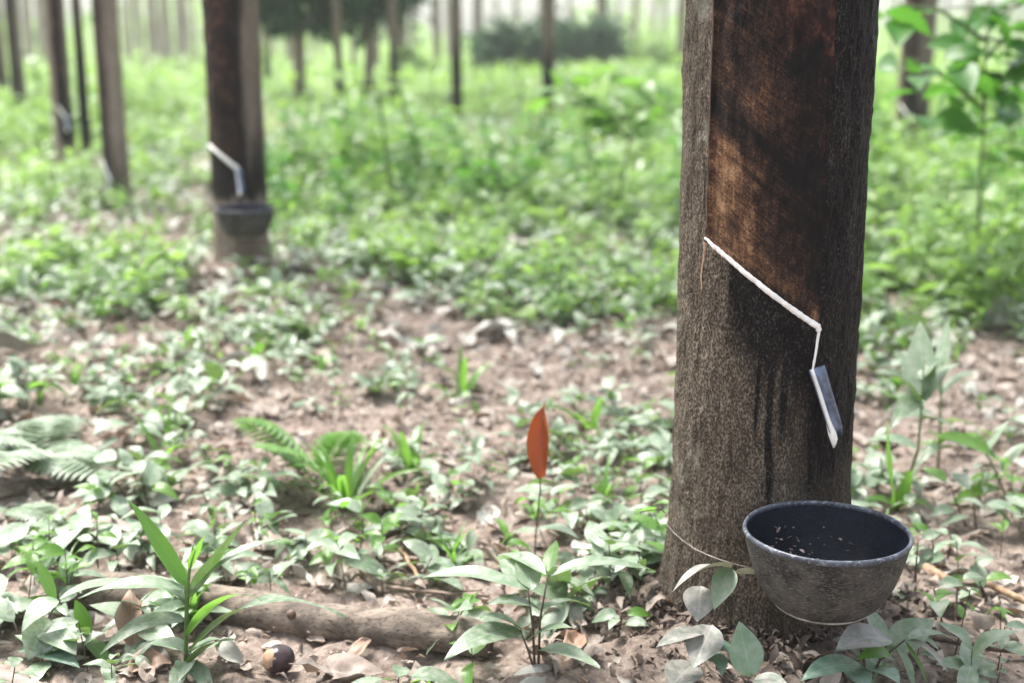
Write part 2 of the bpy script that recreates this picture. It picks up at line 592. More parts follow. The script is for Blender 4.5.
# ------------------------------------------------------------------ crowns and limbs (shared meshes)
def make_crown(seed, n=360):
    r_ = np.random.default_rng(seed)
    cl = r_.normal(0, 1, (26, 3)) * [0.95, 0.95, 0.7]
    idx = r_.integers(0, 26, n)
    P = cl[idx] + r_.normal(0, 0.30, (n, 3))
    acc = Acc()
    t = leaf_tpl(2, 2, 0.38, prof_oval, 0.2, 0.9)
    place(acc, t, P, rot(r_.uniform(0, 2 * PI, n), r_.normal(-0.3, 0.4, n), r_.normal(0, 0.4, n)), r_.uniform(0.13, 0.22, n))
    return acc.mesh('crown', [M_leaf_mid])


def make_limb(seed):
    r_ = np.random.default_rng(seed)
    acc = Acc()
    d = Vector((r_.uniform(-1, 1), r_.uniform(-1, 1), 1.3)).normalized()
    pts = [d * (i * 0.32) + Vector((0, 0, 0.02 * i * i)) for i in range(6)]
    tube(acc, pts, [0.04, 0.034, 0.028, 0.02, 0.013, 0.006], 7)
    return acc.mesh('limb', [M_twig])


CROWNS = [make_crown(i) for i in range(3)]
LIMBS = [make_limb(10 + i) for i in range(4)]


def add_top(root, H, seed):
    r_ = random.Random(seed)
    for i in range(2):
        l = link('limb', LIMBS[(seed + i) % 4], root, (0, 0, H - 0.06 - 0.15 * i))
        l.rotation_euler.z = r_.uniform(0, 6.28)
    c = link('crown', CROWNS[seed % 3], root, (r_.uniform(-.2, .2), r_.uniform(-.2, .2), H + 0.9))
    c.rotation_euler.z = r_.uniform(0, 6.28)


# ------------------------------------------------------------------ tapped rubber trees
class Tree:
    def __init__(s, loc, r, thL=None, thR=None, zL=0, zR=0, H=4.2, res=1.0, flare=0.35, seed=0, depth=0.006, stain=None, taper=0.02,
                 fresh=None, lean=(0, 0)):
        s.loc = Vector((loc[0], loc[1], 0))
        s.z0 = -0.02
        f = Vector((loc[0], loc[1], 0)).normalized()
        s.f, s.rt = f, Vector((f.y, -f.x, 0))
        s.r, s.H, s.seed, s.flare, s.taper, s.lean = r, H, seed, flare, taper, lean
        s.thL, s.thR, s.zL, s.zR, s.depth = thL, thR, zL, zR, depth
        s.panel = thL is not None
        s.res, s.stain, s.fresh = res, stain, fresh

    def rad(s, th, z):
        g = hgt(s.loc.x, s.loc.y) if False else 0.0
        zz = np.maximum(z - 0.02, 0)
        rr = s.r * (1 - s.taper * z) + s.flare * s.r * np.exp(-zz / 0.055) * (1 + 0.35 * np.sin(3 * th + s.seed))
        c, q = np.cos(th), np.sin(th)
        rr = rr + s.r * (0.020 * vn(c * 1.7 + s.seed * 3, q * 1.7, z * 3.0, 21) + 0.012 * vn(c * 5, q * 5, z * 12, 22 + s.seed))
        rr = rr + 0.0012 * vn(c * s.r * 260, q * s.r * 260, z * 95, 23) + 0.0016 * vn(c * s.r * 90, q * s.r * 90, z * 30, 24)
        return rr

    def pt(s, th, z, out=0.0):
        """local point on the bark"""
        rr = float(s.rad(np.array(th), np.array(z))) + out
        return s.rt * (math.sin(th) * rr + s.lean[0] * z) - s.f * (math.cos(th) * rr) + Vector((0, 0, z)) + s.f * (s.lean[1] * z)

    def nrm(s, th):
        return s.rt * math.sin(th) - s.f * math.cos(th)

    def hit(s, px, py):
        """angle and height where a sight line meets the bark"""
        d = ray(px, py)
        o = Vector((0, 0, CAM_H))
        a = d.x * d.x + d.y * d.y
        rr = s.r * 1.0
        for _ in range(4):
            bx, by = o.x - s.loc.x, o.y - s.loc.y
            b_ = bx * d.x + by * d.y
            c = bx * bx + by * by - rr * rr
            disc = max(b_ * b_ - a * c, 0)
            t = (-b_ - math.sqrt(disc)) / a
            p = o + d * t
            v = Vector((p.x - s.loc.x, p.y - s.loc.y, 0))
            th = math.atan2(v.dot(s.rt), -v.dot(s.f))
            rr = float(s.rad(np.array(th), np.array(p.z)))
        return th, p.z

    def zline(s, th):
        return s.zL + (s.zR - s.zL) * (np.sin(np.clip(th, -1.5, 1.5)) - math.sin(s.thL)) / (math.sin(s.thR) - math.sin(s.thL))

    def build(s, name, label, group, mat, top=True):
        res = s.res
        nf, nb = int(200 * res), int(40 * res)
        c1 = np.linspace(-1.75, 1.75, nf)
        c2 = np.linspace(1.75, 2 * PI - 1.75, nb)[1:-1]
        th = np.concatenate([c1, c2])
        step = 0.0028 / res
        zs = list(np.arange(s.z0, 0.95, step))
        z = zs[-1]
        st = step
        while z < s.H:
            st *= 1.25; z += st; zs.append(z)
        zs = np.array(zs)
        if s.panel:
            for e in (s.thL, s.thR):
                th[np.argmin(np.abs(th - e))] = e
            zm = 0.5 * (s.zL + s.zR)
            zs[np.argmin(np.abs(zs - zm))] = zm
        T, Z = np.meshgrid(th, zs)
        if s.panel:
            tw = np.where(T > PI, T - 2 * PI, T)
            k = np.clip(s.zline(tw), min(s.zL, s.zR), max(s.zL, s.zR)) - zm
            back = sst(np.abs(T - PI), 0.3, 1.2)
            Zs = Z + k * back * sst(Z, 0.02, 0.16) * (1 - sst(Z, 1.0, 1.6))
        else:
            tw = np.where(T > PI, T - 2 * PI, T)
            Zs = Z
        RR = s.rad(T, Zs)
        nc = len(th)
        Q = grid_quads(len(zs), nc, 0, True)
        attrs = {}
        if s.panel:
            dz = Zs - s.zline(tw)
            inn = (tw > s.thL - 1e-6) & (tw < s.thR + 1e-6) & (Z > zm - 1e-6)
            edge = np.minimum(np.minimum((tw - s.thL) * s.r, (s.thR - tw) * s.r), dz)
            dep = np.where(inn, s.depth * sst(edge, -0.0005, 0.003), 0)
            dep = np.where(inn, dep * (1 - 0.5 * sst(tw, s.thR - .5, s.thR)), 0)
            # crusty regrowth high on the panel
            bul = 0.004 * np.maximum(vn(np.sin(T) * 9, np.cos(T) * 9, Zs * 26, 31), -0.2) * sst(dz, 0.22, 0.34)
            RR = RR - dep + np.where(inn, bul * sst(edge, 0, .02), 0)
        lx = s.lean[0] * Zs
        ly = s.lean[1] * Zs
        a1 = np.sin(T) * RR + lx
        a2 = -np.cos(T) * RR + ly
        V = np.stack([s.rt.x * a1 + s.f.x * a2, s.rt.y * a1 + s.f.y * a2, Zs], -1).reshape(-1, 3)
        stain = np.zeros_like(T) if s.stain is None else s.stain(s, tw, Zs)
        root = thing(name, label, 'tree', s.loc, group)
        U = np.stack([tw, Zs], -1).reshape(-1, 2)
        if s.panel:
            U = np.stack([tw * s.r, dz], -1).reshape(-1, 2)
            ti = tw.reshape(-1)[Q].mean(1)
            # wrapped faces lie at the back; safe
            zi = Z.reshape(-1)[Q].mean(1)
            pm = (ti > s.thL) & (ti < s.thR) & (zi > zm) & (np.abs(T.reshape(-1)[Q].mean(1)) < 1.74)
            fresh, crust = s.fresh(s, tw, Zs, dz) if s.fresh else (np.zeros_like(T), np.zeros_like(T))
            def sub(mask):
                q = Q[mask]
                u, inv = np.unique(q, return_inverse=True)
                return u, inv.reshape(-1, 4)
            u, q = sub(pm)
            link('tapping_panel', mesh_np('tapping_panel', V[u], q, U[u], [M_panel], None,
                 {'fresh': fresh.reshape(-1)[u], 'crust': crust.reshape(-1)[u]}), root)
            u, q = sub(~pm)
            link('trunk', mesh_np('trunk', V[u], q, U[u], [mat], None, {'stain': stain.reshape(-1)[u]}), root)
        else:
            link('trunk', mesh_np('trunk', V, Q, U, [mat], None, {'stain': stain.reshape(-1)}), root)
        if top:
            add_top(root, s.H, s.seed)
        s.root = root
        return root

    def ribbon(s, acc, path, w, h=0.35, out=0.0005, n=8, step=10, noise=0.0):
        """path: (theta, z[, out]) corners; follows the bark"""
        pts, nr, ws = [], [], []
        for i in range(len(path) - 1):
            a, b_ = path[i], path[i + 1]
            for k in range(step + (1 if i == len(path) - 2 else 0)):
                t = k / step
                th = a[0] + (b_[0] - a[0]) * t
                z = a[1] + (b_[1] - a[1]) * t
                o = (a[2] if len(a) > 2 else out) * (1 - t) + (b_[2] if len(b_) > 2 else out) * t
                pts.append(s.pt(th, z, o)); nr.append(tuple(s.nrm(th)))
                ws.append((w[i] * (1 - t) + w[i + 1] * t) * (1 + noise * random.uniform(-1, 1)))
        tube(acc, pts, ws, n, flat=h, nrm=np.array(nr))


# near tree ---------------------------------------------------------
def main_stain(s, th, z):
    n = vn(th * 6, z * 9, 0, 41)
    n2 = vn(th * 22, z * 7, 0, 42)
    right = 1.15 * sst(th + 0.06 * n, s.thR - 0.30, s.thR + 0.08) * (0.30 + 0.70 * sst(z + 0.02 * n, 0.17, 0.33))
    below = np.maximum(s.zline(th) - z, 0)
    under = 1.1 * np.exp(-np.maximum(below - 0.03 + 0.03 * n2 + 0.02 * n, 0) / 0.075) * sst(th + 0.14 * n + 0.07 * n2, s.thL - 0.02, s.thL + 0.62)
    dri = 0
    for c, w, zb in ((s.hit(770, 420)[0], 0.045, 0.19), (s.hit(811, 430)[0], 0.03, 0.20), (s.hit(757, 420)[0], 0.03, 0.27),
                     (s.hit(785, 400)[0], 0.05, 0.27)):
        dri = np.maximum(dri, np.exp(-((th - c + 0.03 * vn(z * 18, 3, 0, 43)) / w) ** 2) * sst(z, zb - 0.05, zb + 0.05))
    g = 0.18 * (0.5 + 0.5 * n) * sst(th, -0.6, 0.3)
    base = 0.30 * sst(0.14 - z + 0.02 * n, 0, 0.08)
    out = np.maximum.reduce([right, under * (z < s.zline(th) + .02), dri * 0.95, g, base])
    # the strip left of the panel stays bare
    out = out * sst(th, s.thL - 0.10, s.thL + 0.10) + base * (1 - sst(th, s.thL - 0.10, s.thL + 0.10))
    return np.clip(out + 0.10 * n2 * (out > 0.05), 0, 1)


def main_fresh(s, th, z, dz):
    u = (th - s.thL) / (s.thR - s.thL)
    n = vn(u * 5, z * 16, 0, 51)
    n2 = vn(u * 14, z * 5, 0, 52)
    band = np.exp(-((dz - 0.020) / 0.020) ** 2) * 0.58 * (1 - 0.40 * u)
    patch = sst(0.52 - u - 0.25 * n, 0, 0.3) * sst(0.165 - dz - 0.03 * n, 0, 0.06) * 0.62
    low = 0.22 * sst(0.95 - u, 0, 0.5)
    f = np.maximum.reduce([band, patch, low * sst(0.30 - dz, 0, .1)]) + 0.06
    diag = np.exp(-(((dz - 0.17 + 0.05 * u)) / 0.006) ** 2) * (0.5 + 0.5 * n2) + 0.7 * np.exp(-(((dz - 0.105)) / 0.004) ** 2)
    f = f - 0.26 * diag + 0.14 * n2
    f = f * (1 - 0.6 * sst(u, 0.6, 0.95))
    f = f + 0.55 * np.exp(-((u - 0.97) / 0.04) ** 2) * sst(0.03 - dz, 0, 0.02)
    crust = sst(dz + 0.03 * n, 0.27, 0.33) * 0.95
    return np.clip(f, 0, 1), np.clip(crust, 0, 1)


T1 = Tree(MAIN, 0.1055, H=4.3, res=1.25, seed=1, taper=0.035, flare=0.16)
thL, zLh = T1.hit(706, 239)
thR, zRh = T1.hit(819, 328)
T1 = Tree(MAIN, 0.1055, thL, thR, zLh, zRh, H=4.3, res=1.25, seed=1, depth=0.0045, stain=main_stain, fresh=main_fresh, taper=0.035, flare=0.16)
T1.build('rubber_tree', 'thick dark rubber tree in sharp focus with a fresh white cut and black cup', 'rubber trees of the plantation', M_bark)
acc = Acc()
tip = T1.hit(811, 372)
cut = [(q, float(T1.zline(q)) + .0005, .0008) for q in np.linspace(thL - .01, thR - .012, 40)]
T1.ribbon(acc, cut, list(np.interp(np.arange(40), [0, 4, 20, 39], [.0014, .0026, .0029, .0034])), 0.6, n=10, step=3, noise=0.13)
T1.ribbon(acc, [(thR - .02, zRh, .001), (thR - 0.002, zRh - 0.003, .002)], [0.0038, 0.0030], 0.6, step=6)
T1.ribbon(acc, [(thR - .005, zRh - .003, .001), tip + (.0025,)], [0.0022, 0.0013], 0.7, step=14, noise=0.15)
link('latex_stream', acc.mesh('latex_stream', [M_latex]), T1.root)
acc = Acc()
g0, g1 = T1.hit(703, 246), T1.hit(702, 291)
T1.ribbon(acc, [(thL - .02, zLh - .004), g1], [0.0016, 0.0010], 0.4, step=14)
link('guide_groove', acc.mesh('guide_groove', [M_groove]), T1.root)
acc = Acc()
T1.ribbon(acc, [(thL - .004, zLh + .004, -.0002), (thL - .004, 0.95, -.0002)], [0.0012, 0.0012], 0.5, step=40, noise=.3)
link('panel_lip', acc.mesh('panel_lip', [M_stem_brown]), T1.root)


def make_spout(tree, a, b_, out, w, name, label, latex=True):
    """a folded metal gutter leaving the bark at a and reaching out at b"""
    p0 = tree.pt(*tree.hit(*a), 0.0)
    p1 = tree.pt(*tree.hit(*b_), out)
    ax = (p1 - p0).normalized()
    nr = tree.nrm(tree.hit(*a)[0])
    nr = (nr - ax * nr.dot(ax)).normalized()
    sd = ax.cross(nr).normalized()
    root = thing(name, label, 'spout', tree.loc + p0, 'latex spouts in the tapped trunks')
    prof = [(-1.0, 0.62), (-0.85, 0.2), (-0.55, 0.03), (0, 0.0), (0.55, 0.03), (0.85, 0.2), (1.0, 0.62)]
    L = (p1 - p0).length
    rows = []
    for i in range(9):
        t = i / 8
        sh = 1 - 0.12 * t if i < 8 else 0.55
        rows.append([(ax * (L * t) + sd * (x * w / 2 * sh) + nr * (y * w / 2 * sh + 0.0015 * (1 - t))) for x, y in prof])
    V = np.array([[tuple(v) for v in r_] for r_ in rows]).reshape(-1, 3)
    o = link('gutter', mesh_np('gutter', V, grid_quads(9, 7), mats=[M_metal]), root)
    mod = o.modifiers.new('thick', 'SOLIDIFY'); mod.thickness = 0.0008; mod.offset = 0
    if latex:
        acc = Acc()
        pts = [ax * (L * t) + sd * (w * 0.24) + nr * (0.0022) for t in np.linspace(0.0, 1.0, 12)]
        pts += [pts[-1] + Vector((0, 0, -0.004)) + ax * 0.001, pts[-1] + Vector((0, 0, -0.009)) + ax * 0.001]
        tube(acc, pts, [w * .15] * 3 + [w * 0.17] * 3 + [w * .16] * 3 + [w * .2, w * .27, w * .25, w * .17, w * .05], 8, flat=0.75, nrm=tuple(nr))
        link('latex', acc.mesh('latex', [M_latex]), root)
    return root


make_spout(T1, (814, 368), (825, 433), 0.018, 0.0185, 'latex_spout', 'blue grey metal spout with white latex on the nearest trunk above the cup')


# ------------------------------------------------------------------ latex cups
def cup_mats():
    out = []
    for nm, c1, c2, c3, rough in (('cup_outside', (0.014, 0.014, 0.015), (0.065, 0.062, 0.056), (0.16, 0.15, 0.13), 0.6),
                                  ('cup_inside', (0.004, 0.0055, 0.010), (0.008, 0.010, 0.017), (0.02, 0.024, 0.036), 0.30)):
        m, nt = newmat(nm)
        b = NB(nt)
        v = b.n('ShaderNodeTexCoord').outputs['Object']
        f = b.noise(v, 34, 5, 0.7)
        g = b.noise(b.mapping(v, (1, 1, 3.2)), 190, 4, 0.75)
        h = b.noise(b.mapping(v, (1, 1, 0.25)), 60, 3, 0.6)
        col = b.mix(b.fr(f, 0.32, 0.62), c1, c2)
        col = b.mix(b.math('MULTIPLY', b.fr(g, 0.48, 0.66), 0.8), col, c3)
        col = b.mix(b.math('MULTIPLY', b.fr(h, 0.55, 0.72), 0.6), col, c1)
        p = b.n('ShaderNodeBsdfPrincipled')
        b.l(col, p.inputs['Base Color'])
        p.inputs['Roughness'].default_value = rough
        p.inputs['Specular IOR Level'].default_value = 0.18
        b.l(b.bump(b.math('ADD', f, b.math('MULTIPLY', g, .4)), 0.3, 0.002), p.inputs['Normal'])
        o = b.n('ShaderNodeOutputMaterial')
        b.l(p.outputs[0], o.inputs[0])
        out.append(m)
    return out


M_cup_out, M_cup_in = cup_mats()
M_rim = simple_mat('cup_rim', (0.020, 0.024, 0.036), (0.075, 0.085, 0.11), 40, rough=0.35, bump=0.2, fine=(0.22, 0.24, 0.28))
M_lip_glint = simple_mat('cup_base_lip_glint', (0.20, 0.18, 0.16), (0.40, 0.37, 0.33), 70, rough=0.6)  # pale colour paints the light reflected along the cup's bottom step edge
M_bit = leaf_mat('residue_flake', [(0.45, 0.40, 0.36), (0.14, 0.045, 0.04), (0.2, 0.12, 0.1), (0.60, 0.58, 0.55)], trans=0.0, rough=0.4, vein=0)


def lathe(prof, n=72, wob=0.0, seed=0):
    a = np.linspace(0, 2 * PI, n, endpoint=False)
    P = np.array(prof)
    r = P[:, 0][:, None] * (1 + wob * vn(np.cos(a) * 2 + seed, np.sin(a) * 2, 0, 61)[None])
    z = P[:, 1][:, None] + 0 * a[None]
    V = np.stack([r * np.cos(a)[None], r * np.sin(a)[None], z], -1).reshape(-1, 3)
    return V, grid_quads(len(P), n, 0, True)


RC, HC = 0.0868, 0.092
out_prof = [(0.0005, 0.0), (0.30, 0.0), (0.44, 0.01), (0.47, 0.06), (0.50, 0.085), (0.585, 0.12), (0.68, 0.20), (0.76, 0.31), (0.84, 0.46), (0.905, 0.64),
            (0.955, 0.82), (0.985, 0.97)]
in_prof = [(0.955, 0.97), (0.925, 0.82), (0.87, 0.64), (0.80, 0.47), (0.715, 0.32), (0.62, 0.22), (0.50, 0.165), (0.30, 0.15), (0.0005, 0.15)]
rim_prof = [(0.964, 0.965), (0.955, 0.99), (0.960, 1.015), (0.975, 1.026), (0.995, 1.020), (1.006, 0.995), (1.002, 0.970), (0.985, 0.955), (0.964, 0.965)]
sc_ = lambda pr: [(a * RC, b * HC) for a, b in pr]


def build_cup():
    V, Q = lathe(sc_(out_prof), wob=0.006)
    me_o = mesh_np('bowl', V, Q, mats=[M_cup_out])
    V, Q = lathe(sc_(in_prof), wob=0.006)
    me_i = mesh_np('lining', V, Q, mats=[M_cup_in])
    V, Q = lathe(sc_(rim_prof), wob=0.006)
    me_r = mesh_np('rim', V, Q, mats=[M_rim])
    V, Q = lathe([(a * RC, b * HC) for a, b in [(0.505, 0.075), (0.565, 0.092), (0.60, 0.118), (0.590, 0.132), (0.57, 0.115), (0.505, 0.075)]])
    me_l = mesh_np('base_lip', V, Q, mats=[M_lip_glint])
    return me_o, me_i, me_r, me_l


CUP = build_cup()


def place_cup(center, label, bits=0, scale=1.0):
    root = thing('latex_cup', label, 'cup', center, 'black latex cups hung on the trunks')
    for nm, me in zip(('bowl', 'lining', 'rim', 'base_lip'), CUP):
        link(nm, me, root)
    if bits:
        acc = Acc()
        n = bits
        a = rng.uniform(0, 2 * PI, n)
        a = np.where(rng.random(n) < 0.7, rng.normal(PI * 0.62, 0.55, n), a)
        k = rng.uniform(1.5, 6.5, n)
        ipr = np.array(in_prof)
        rr = np.interp(k, np.arange(len(ipr)), ipr[:, 0]) * RC * 0.985
        zz = np.interp(k, np.arange(len(ipr)), ipr[:, 1]) * HC + 0.0012
        P = np.stack([rr * np.cos(a), rr * np.sin(a), zz], 1)
        place(acc, leaf_tpl(3, 2, 0.35, prof_oval, 0.3, 1.2, 0.2, 3), P, rot(rng.uniform(0, 6.28, n), rng.normal(0.2, .4, n), rng.normal(0, .4, n)),
              rng.uniform(0.0022, 0.009, n) * np.where(rng.random(n) < .2, 1.7, 1))
        tag(link('residue', acc.mesh('residue', [M_bit]), root), kind='stuff')
    root.scale = (scale,) * 3
    return root


cupY = 1.262
cc = at(827, 531, cupY)
cup1 = place_cup((cc.x, cc.y, cc.z - HC), 'dusty black bowl hung low on the nearest trunk, its rim in sharp focus', bits=150)
# wire that carries the cup, tied round the trunk
acc = Acc()
w0, w1 = T1.hit(668, 532), T1.hit(737, 560)
pts = []
for k in range(26):
    t = k / 25
    th = w0[0] - 0.9 + (w1[0] - w0[0] + 0.9 + 0.55) * t
    z = w0[1] + 0.012 + (w1[1] - w0[1] - 0.016) * max(0, (t - 0.30)) / 0.5 if t > 0.3 else w0[1] + 0.012 + 0.02 * (0.3 - t)
    pts.append(T1.pt(th, z, 0.003 + 0.001 * math.sin(t * 9)))
tube(acc, pts, 0.00065, 6)
e = at(640, 512, 1.40) - T1.loc
link_w = thing('cup_wire', 'thin pale wire tied around the nearest trunk left of the bowl', 'wire', T1.loc)
link('strand', acc.mesh('strand', [M_wire]), link_w)
acc = Acc()
tube(acc, [e, e + (pts[0] - e) * 0.4 + Vector((0, 0, -0.006)), Vector(pts[6]) + T1.nrm(w0[0]) * 0.002], 0.0008, 5)
link('loose_end', acc.mesh('loose_end', [M_wire]), link_w)


# second tree -------------------------------------------------------
def side_stain(amount=1.0, lo=0.2):
    def f(s, th, z):
        n = vn(th * 5 + s.seed, z * 6, 0, 45)
        a = sst(th + 0.15 * n, s.thL - 0.2, s.thL + 0.1) * (1 - 0.62 * sst(th + 0.15 * n, s.thR + 0.02, s.thR + 0.60) * sst(z + 0.07 * n, s.zR - .10, s.zR + .22))
        zz = sst(z + 0.03 * n, lo, lo + 0.06)
        return np.clip(a * zz * amount, 0, 1)
    return f


def side_fresh(level=0.25):
    def f(s, th, z, dz):
        u = (th - s.thL) / (s.thR - s.thL)
        n = vn(u * 3 + s.seed, z * 7, 0, 55)
        fr = level * (1.1 - 0.7 * u) * (0.6 + 0.6 * sst(dz, 0.15, 0.45)) + 0.18 * n
        cr = sst(dz + 0.05 * n, 0.10, 0.3) * 0.85
        return np.clip(fr, 0, 1), cr
    return f


def tapped(base, width, L, Rr, label, spout_end, seed, cup=None, amount=0.75, lo=0.2, H=4.4, fresh=0.3, res=0.6, flare=0.25, sp_label=None, cup_label=None, thick=1.0):
    p = ground(*base)
    wd = p.y * CP + (CAM_H - 0.4) * SP
    r = width / 2 / F * wd
    T = Tree((p.x, p.y), r, H=H, seed=seed, res=res)
    tL, zL = T.hit(*L)
    tR, zR = T.hit(*Rr)
    T = Tree((p.x, p.y), r, tL, tR, zL, zR, H=H, res=res, seed=seed, flare=flare, stain=side_stain(amount, lo), fresh=side_fresh(fresh), taper=0.01)
    T.build('rubber_tree', label, 'rubber trees of the plantation', M_bark_mid)
    acc = Acc()
    cut = [(q, float(T.zline(q))) for q in np.linspace(tL - .02, tR, 12)]
    T.ribbon(acc, cut, list(np.linspace(.0045, .0065, 12) * thick), 0.6, n=8, step=3)
    link('latex_stream', acc.mesh('latex_stream', [M_latex]), T.root)
    if spout_end:
        make_spout(T, Rr, spout_end, 0.02, 0.019 * thick, 'latex_spout', sp_label)
    if cup:
        q = at(cup[0], cup[1], p.y - r * 1.04 - RC * cup[2] * 0.97)
        place_cup((q.x, q.y, q.z - HC * cup[2]), cup_label, scale=cup[2])
    return T


T2 = tapped((244, 283), 54, (208, 145), (238, 169), 'reddish brown tapped rubber tree carrying a cup, second trunk of the row', (241, 193), 2,
            cup=(245, 208, 0.95), lo=0.22, fresh=0.5, sp_label='white streaked spout on the blurred second trunk above its cup',
            cup_label='blurred black cup strapped to the second trunk, shaded by its bark')
T3 = tapped((119, 207), 25, (97, 162), (110, 181), amount=0.5, label='slim grey brown tapped tree beside the darkest trunk, its latex cut close to the weeds', spout_end=(112, 197), seed=3,
            lo=0.05, fresh=0.25, res=0.4, sp_label='spout low on the third trunk, just above the weeds', thick=1.3, cup=(110, 199, 0.8),
            cup_label='small dark cup half sunk in weeds at the third trunk')
T4 = tapped((67, 168), 20, (57, 106), (66, 118), 'tapped tree with pale right flank and purplish dark base, fourth in the row', (67, 130), 4,
            lo=0.1, fresh=0.3, res=0.4, sp_label='faint white spout on the fourth trunk, left of the darkest trunk', thick=1.5)
T5 = tapped((22, 130), 14, (13, 112), (20, 117), 'thin brown tapped tree near the left edge, fifth in the row', None, 5, lo=0.1, fresh=0.2, res=0.3, thick=1.4)
T6 = tapped((909, 158), 32, (900, 105), (908, 116), 'tapped rubber tree with reddish panel behind the leafy sapling, right of the nearest trunk', (907, 142), 6,
            lo=0.2, fresh=0.4, res=0.4, sp_label='white spout on the trunk behind the leafy sapling', thick=1.6)


def dark_stain(level):
    def f(s, th, z):
        n = vn(th * 3 + s.seed, z * 3, 0, 46)
        return np.clip(level * (1 - sst(z + 0.15 * n, 0.15, 0.9) * 0.75) + 0.2 * n, 0, 1)
    return f


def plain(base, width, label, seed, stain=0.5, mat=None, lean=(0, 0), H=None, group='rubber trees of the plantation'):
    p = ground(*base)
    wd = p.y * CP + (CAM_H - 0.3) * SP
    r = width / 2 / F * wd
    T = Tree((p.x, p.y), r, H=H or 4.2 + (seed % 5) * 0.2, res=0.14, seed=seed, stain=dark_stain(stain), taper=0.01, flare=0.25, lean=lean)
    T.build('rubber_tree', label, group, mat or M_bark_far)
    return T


plain((88, 164), 10, 'almost black thin trunk between the two tapped left trees', 11, 1.1, M_bark)
plain((268, 97), 7.5, 'thin brown trunk just right of the second trunk', 12, 0.75)
plain((298, 104), 8, 'pale brown thin trunk left of the bushy dark crown', 13, 0.35)
plain((340, 112), 8, 'slim trunk standing under the bushy dark crown', 14, 0.6)
plain((395, 110), 9, 'thin dark trunk with a pale twin behind, right of bushy crown', 15, 0.9)
plain((403, 82), 10, 'pale hazy trunk directly behind the thin dark twin', 16, 0.1)
plain((457, 122), 11, 'straight dark brown trunk standing alone in bright weeds', 17, 1.0)
plain((548, 119), 13, 'dark trunk in front of the two dark shrubs', 18, 0.85)
plain((601, 72), 12, 'rosy pale trunk rising from the right dark shrub', 19, 0.1)
plain((478, 74), 9, 'pale pinkish trunk left of the dark shrubs', 20, 0.05)
plain((437, 74), 8, 'very pale blurred trunk left of the lone dark trunk', 21, 0.0)
plain((377, 80), 7, 'pale thin trunk between the dark twin and the slim trunk', 22, 0.1)
plain((354, 78), 6, 'pale trunk seen below the bushy dark crown', 23, 0.1)
plain((680, 84), 9, 'grey trunk close beside the left edge of the nearest trunk', 24, 0.35)
plain((634, 66), 6, 'faint trunk behind the small sapling leaves', 25, 0.2)
plain((4, 112), 13, 'brown trunk cut off by the left picture edge', 26, 0.6)
plain((543, 72), 9, 'pale trunk showing just beside the dark trunk at the shrubs', 27, 0.05)

# far rows: too alike and too blurred to tell apart
far_spots = []
for px, py, w in [(104, 78, 6), (119, 76, 6), (131, 74, 6), (144, 76, 5), (152, 72, 6), (163, 74, 6), (172, 70, 6), (180, 74, 7), (190, 72, 6), (198, 70, 6),
                  (126, 66, 5), (138, 64, 5), (158, 62, 5), (168, 63, 5), (185, 62, 5), (34, 80, 6), (44, 72, 6), (52, 70, 5), (28, 70, 5), (98, 68, 5),
                  (276, 66, 5), (288, 70, 6), (312, 66, 5), (322, 62, 4), (412, 64, 5), (450, 62, 5), (496, 60, 5), (516, 62, 5), (570, 60, 4), (618, 60, 4),
                  (652, 62, 5), (664, 66, 5), (890, 72, 6), (930, 74, 7), (944, 66, 5), (962, 70, 6), (986, 66, 6), (1004, 72, 6), (1016, 64, 5)]:
    far_spots.append((px, py, w))
protos = []
for i, (px, py, w) in enumerate(far_spots):
    p = ground(px, py)
    wd = p.y * CP + 0.1
    r = w / 2 / F * wd
    if i < 3:
        T = Tree((p.x, p.y), 0.10, H=4.5, res=0.12, seed=30 + i, stain=dark_stain(0.15), taper=0.01, flare=0.2)
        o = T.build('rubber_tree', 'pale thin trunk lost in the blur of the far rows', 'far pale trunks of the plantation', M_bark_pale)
        protos.append(o)
    else:
        src = protos[i % 3]
        o = src.copy(); COL.objects.link(o)
        for ch in src.children:
            c = ch.copy(); COL.objects.link(c); c.parent = o
    o.location = (p.x, p.y, -0.02)
    k = r / 0.10 * (0.7 + 0.7 * random.random())
    o.scale = (k, k, 1)
    o.rotation_euler = (0.03 * math.sin(i * 5.1), 0.035 * math.sin(i * 2.3), i * 1.7)

# ------------------------------------------------------------------ scattered undergrowth (stuff)
TP = dict(
    oval_hi=[leaf_tpl(9, 4, w, prof_oval, f, d, 0.035, i) for i, (w, f, d) in enumerate([(0.46, .25, .7), (0.40, .35, 1.0), (0.52, .15, .5), (0.36, .3, 1.3)])],
    oval_mid=[leaf_tpl(4, 2, w, prof_oval, f, d) for w, f, d in [(0.46, .25, .7), (0.38, .35, 1.1), (0.55, .2, .5)]],
    oval_lo=[leaf_tpl(2, 2, w, prof_oval, f, d) for w, f, d in [(0.46, .25, .8), (0.40, .3, 1.1)]],
    blade=[leaf_tpl(8, 2, w, prof_blade, .3, d) for w, d in [(0.07, 1.3), (0.10, 1.0), (0.05, 1.9)]],
    dead=[leaf_tpl(7, 4, w, prof_oval, f, d, 0.16, i + 3, c) for i, (w, f, d, c) in enumerate([(0.5, .2, .5, .1), (0.42, -.1, .9, .3), (0.55, .3, -.5, .2), (0.36, .1, 1.4, .4)])],
    crumb=[leaf_tpl(2, 2, w, prof_oval, .3, d, 0.3, i) for i, (w, d) in enumerate([(0.7, .8), (0.4, 1.0)])],
    stem=[stem_tpl(4)],
)


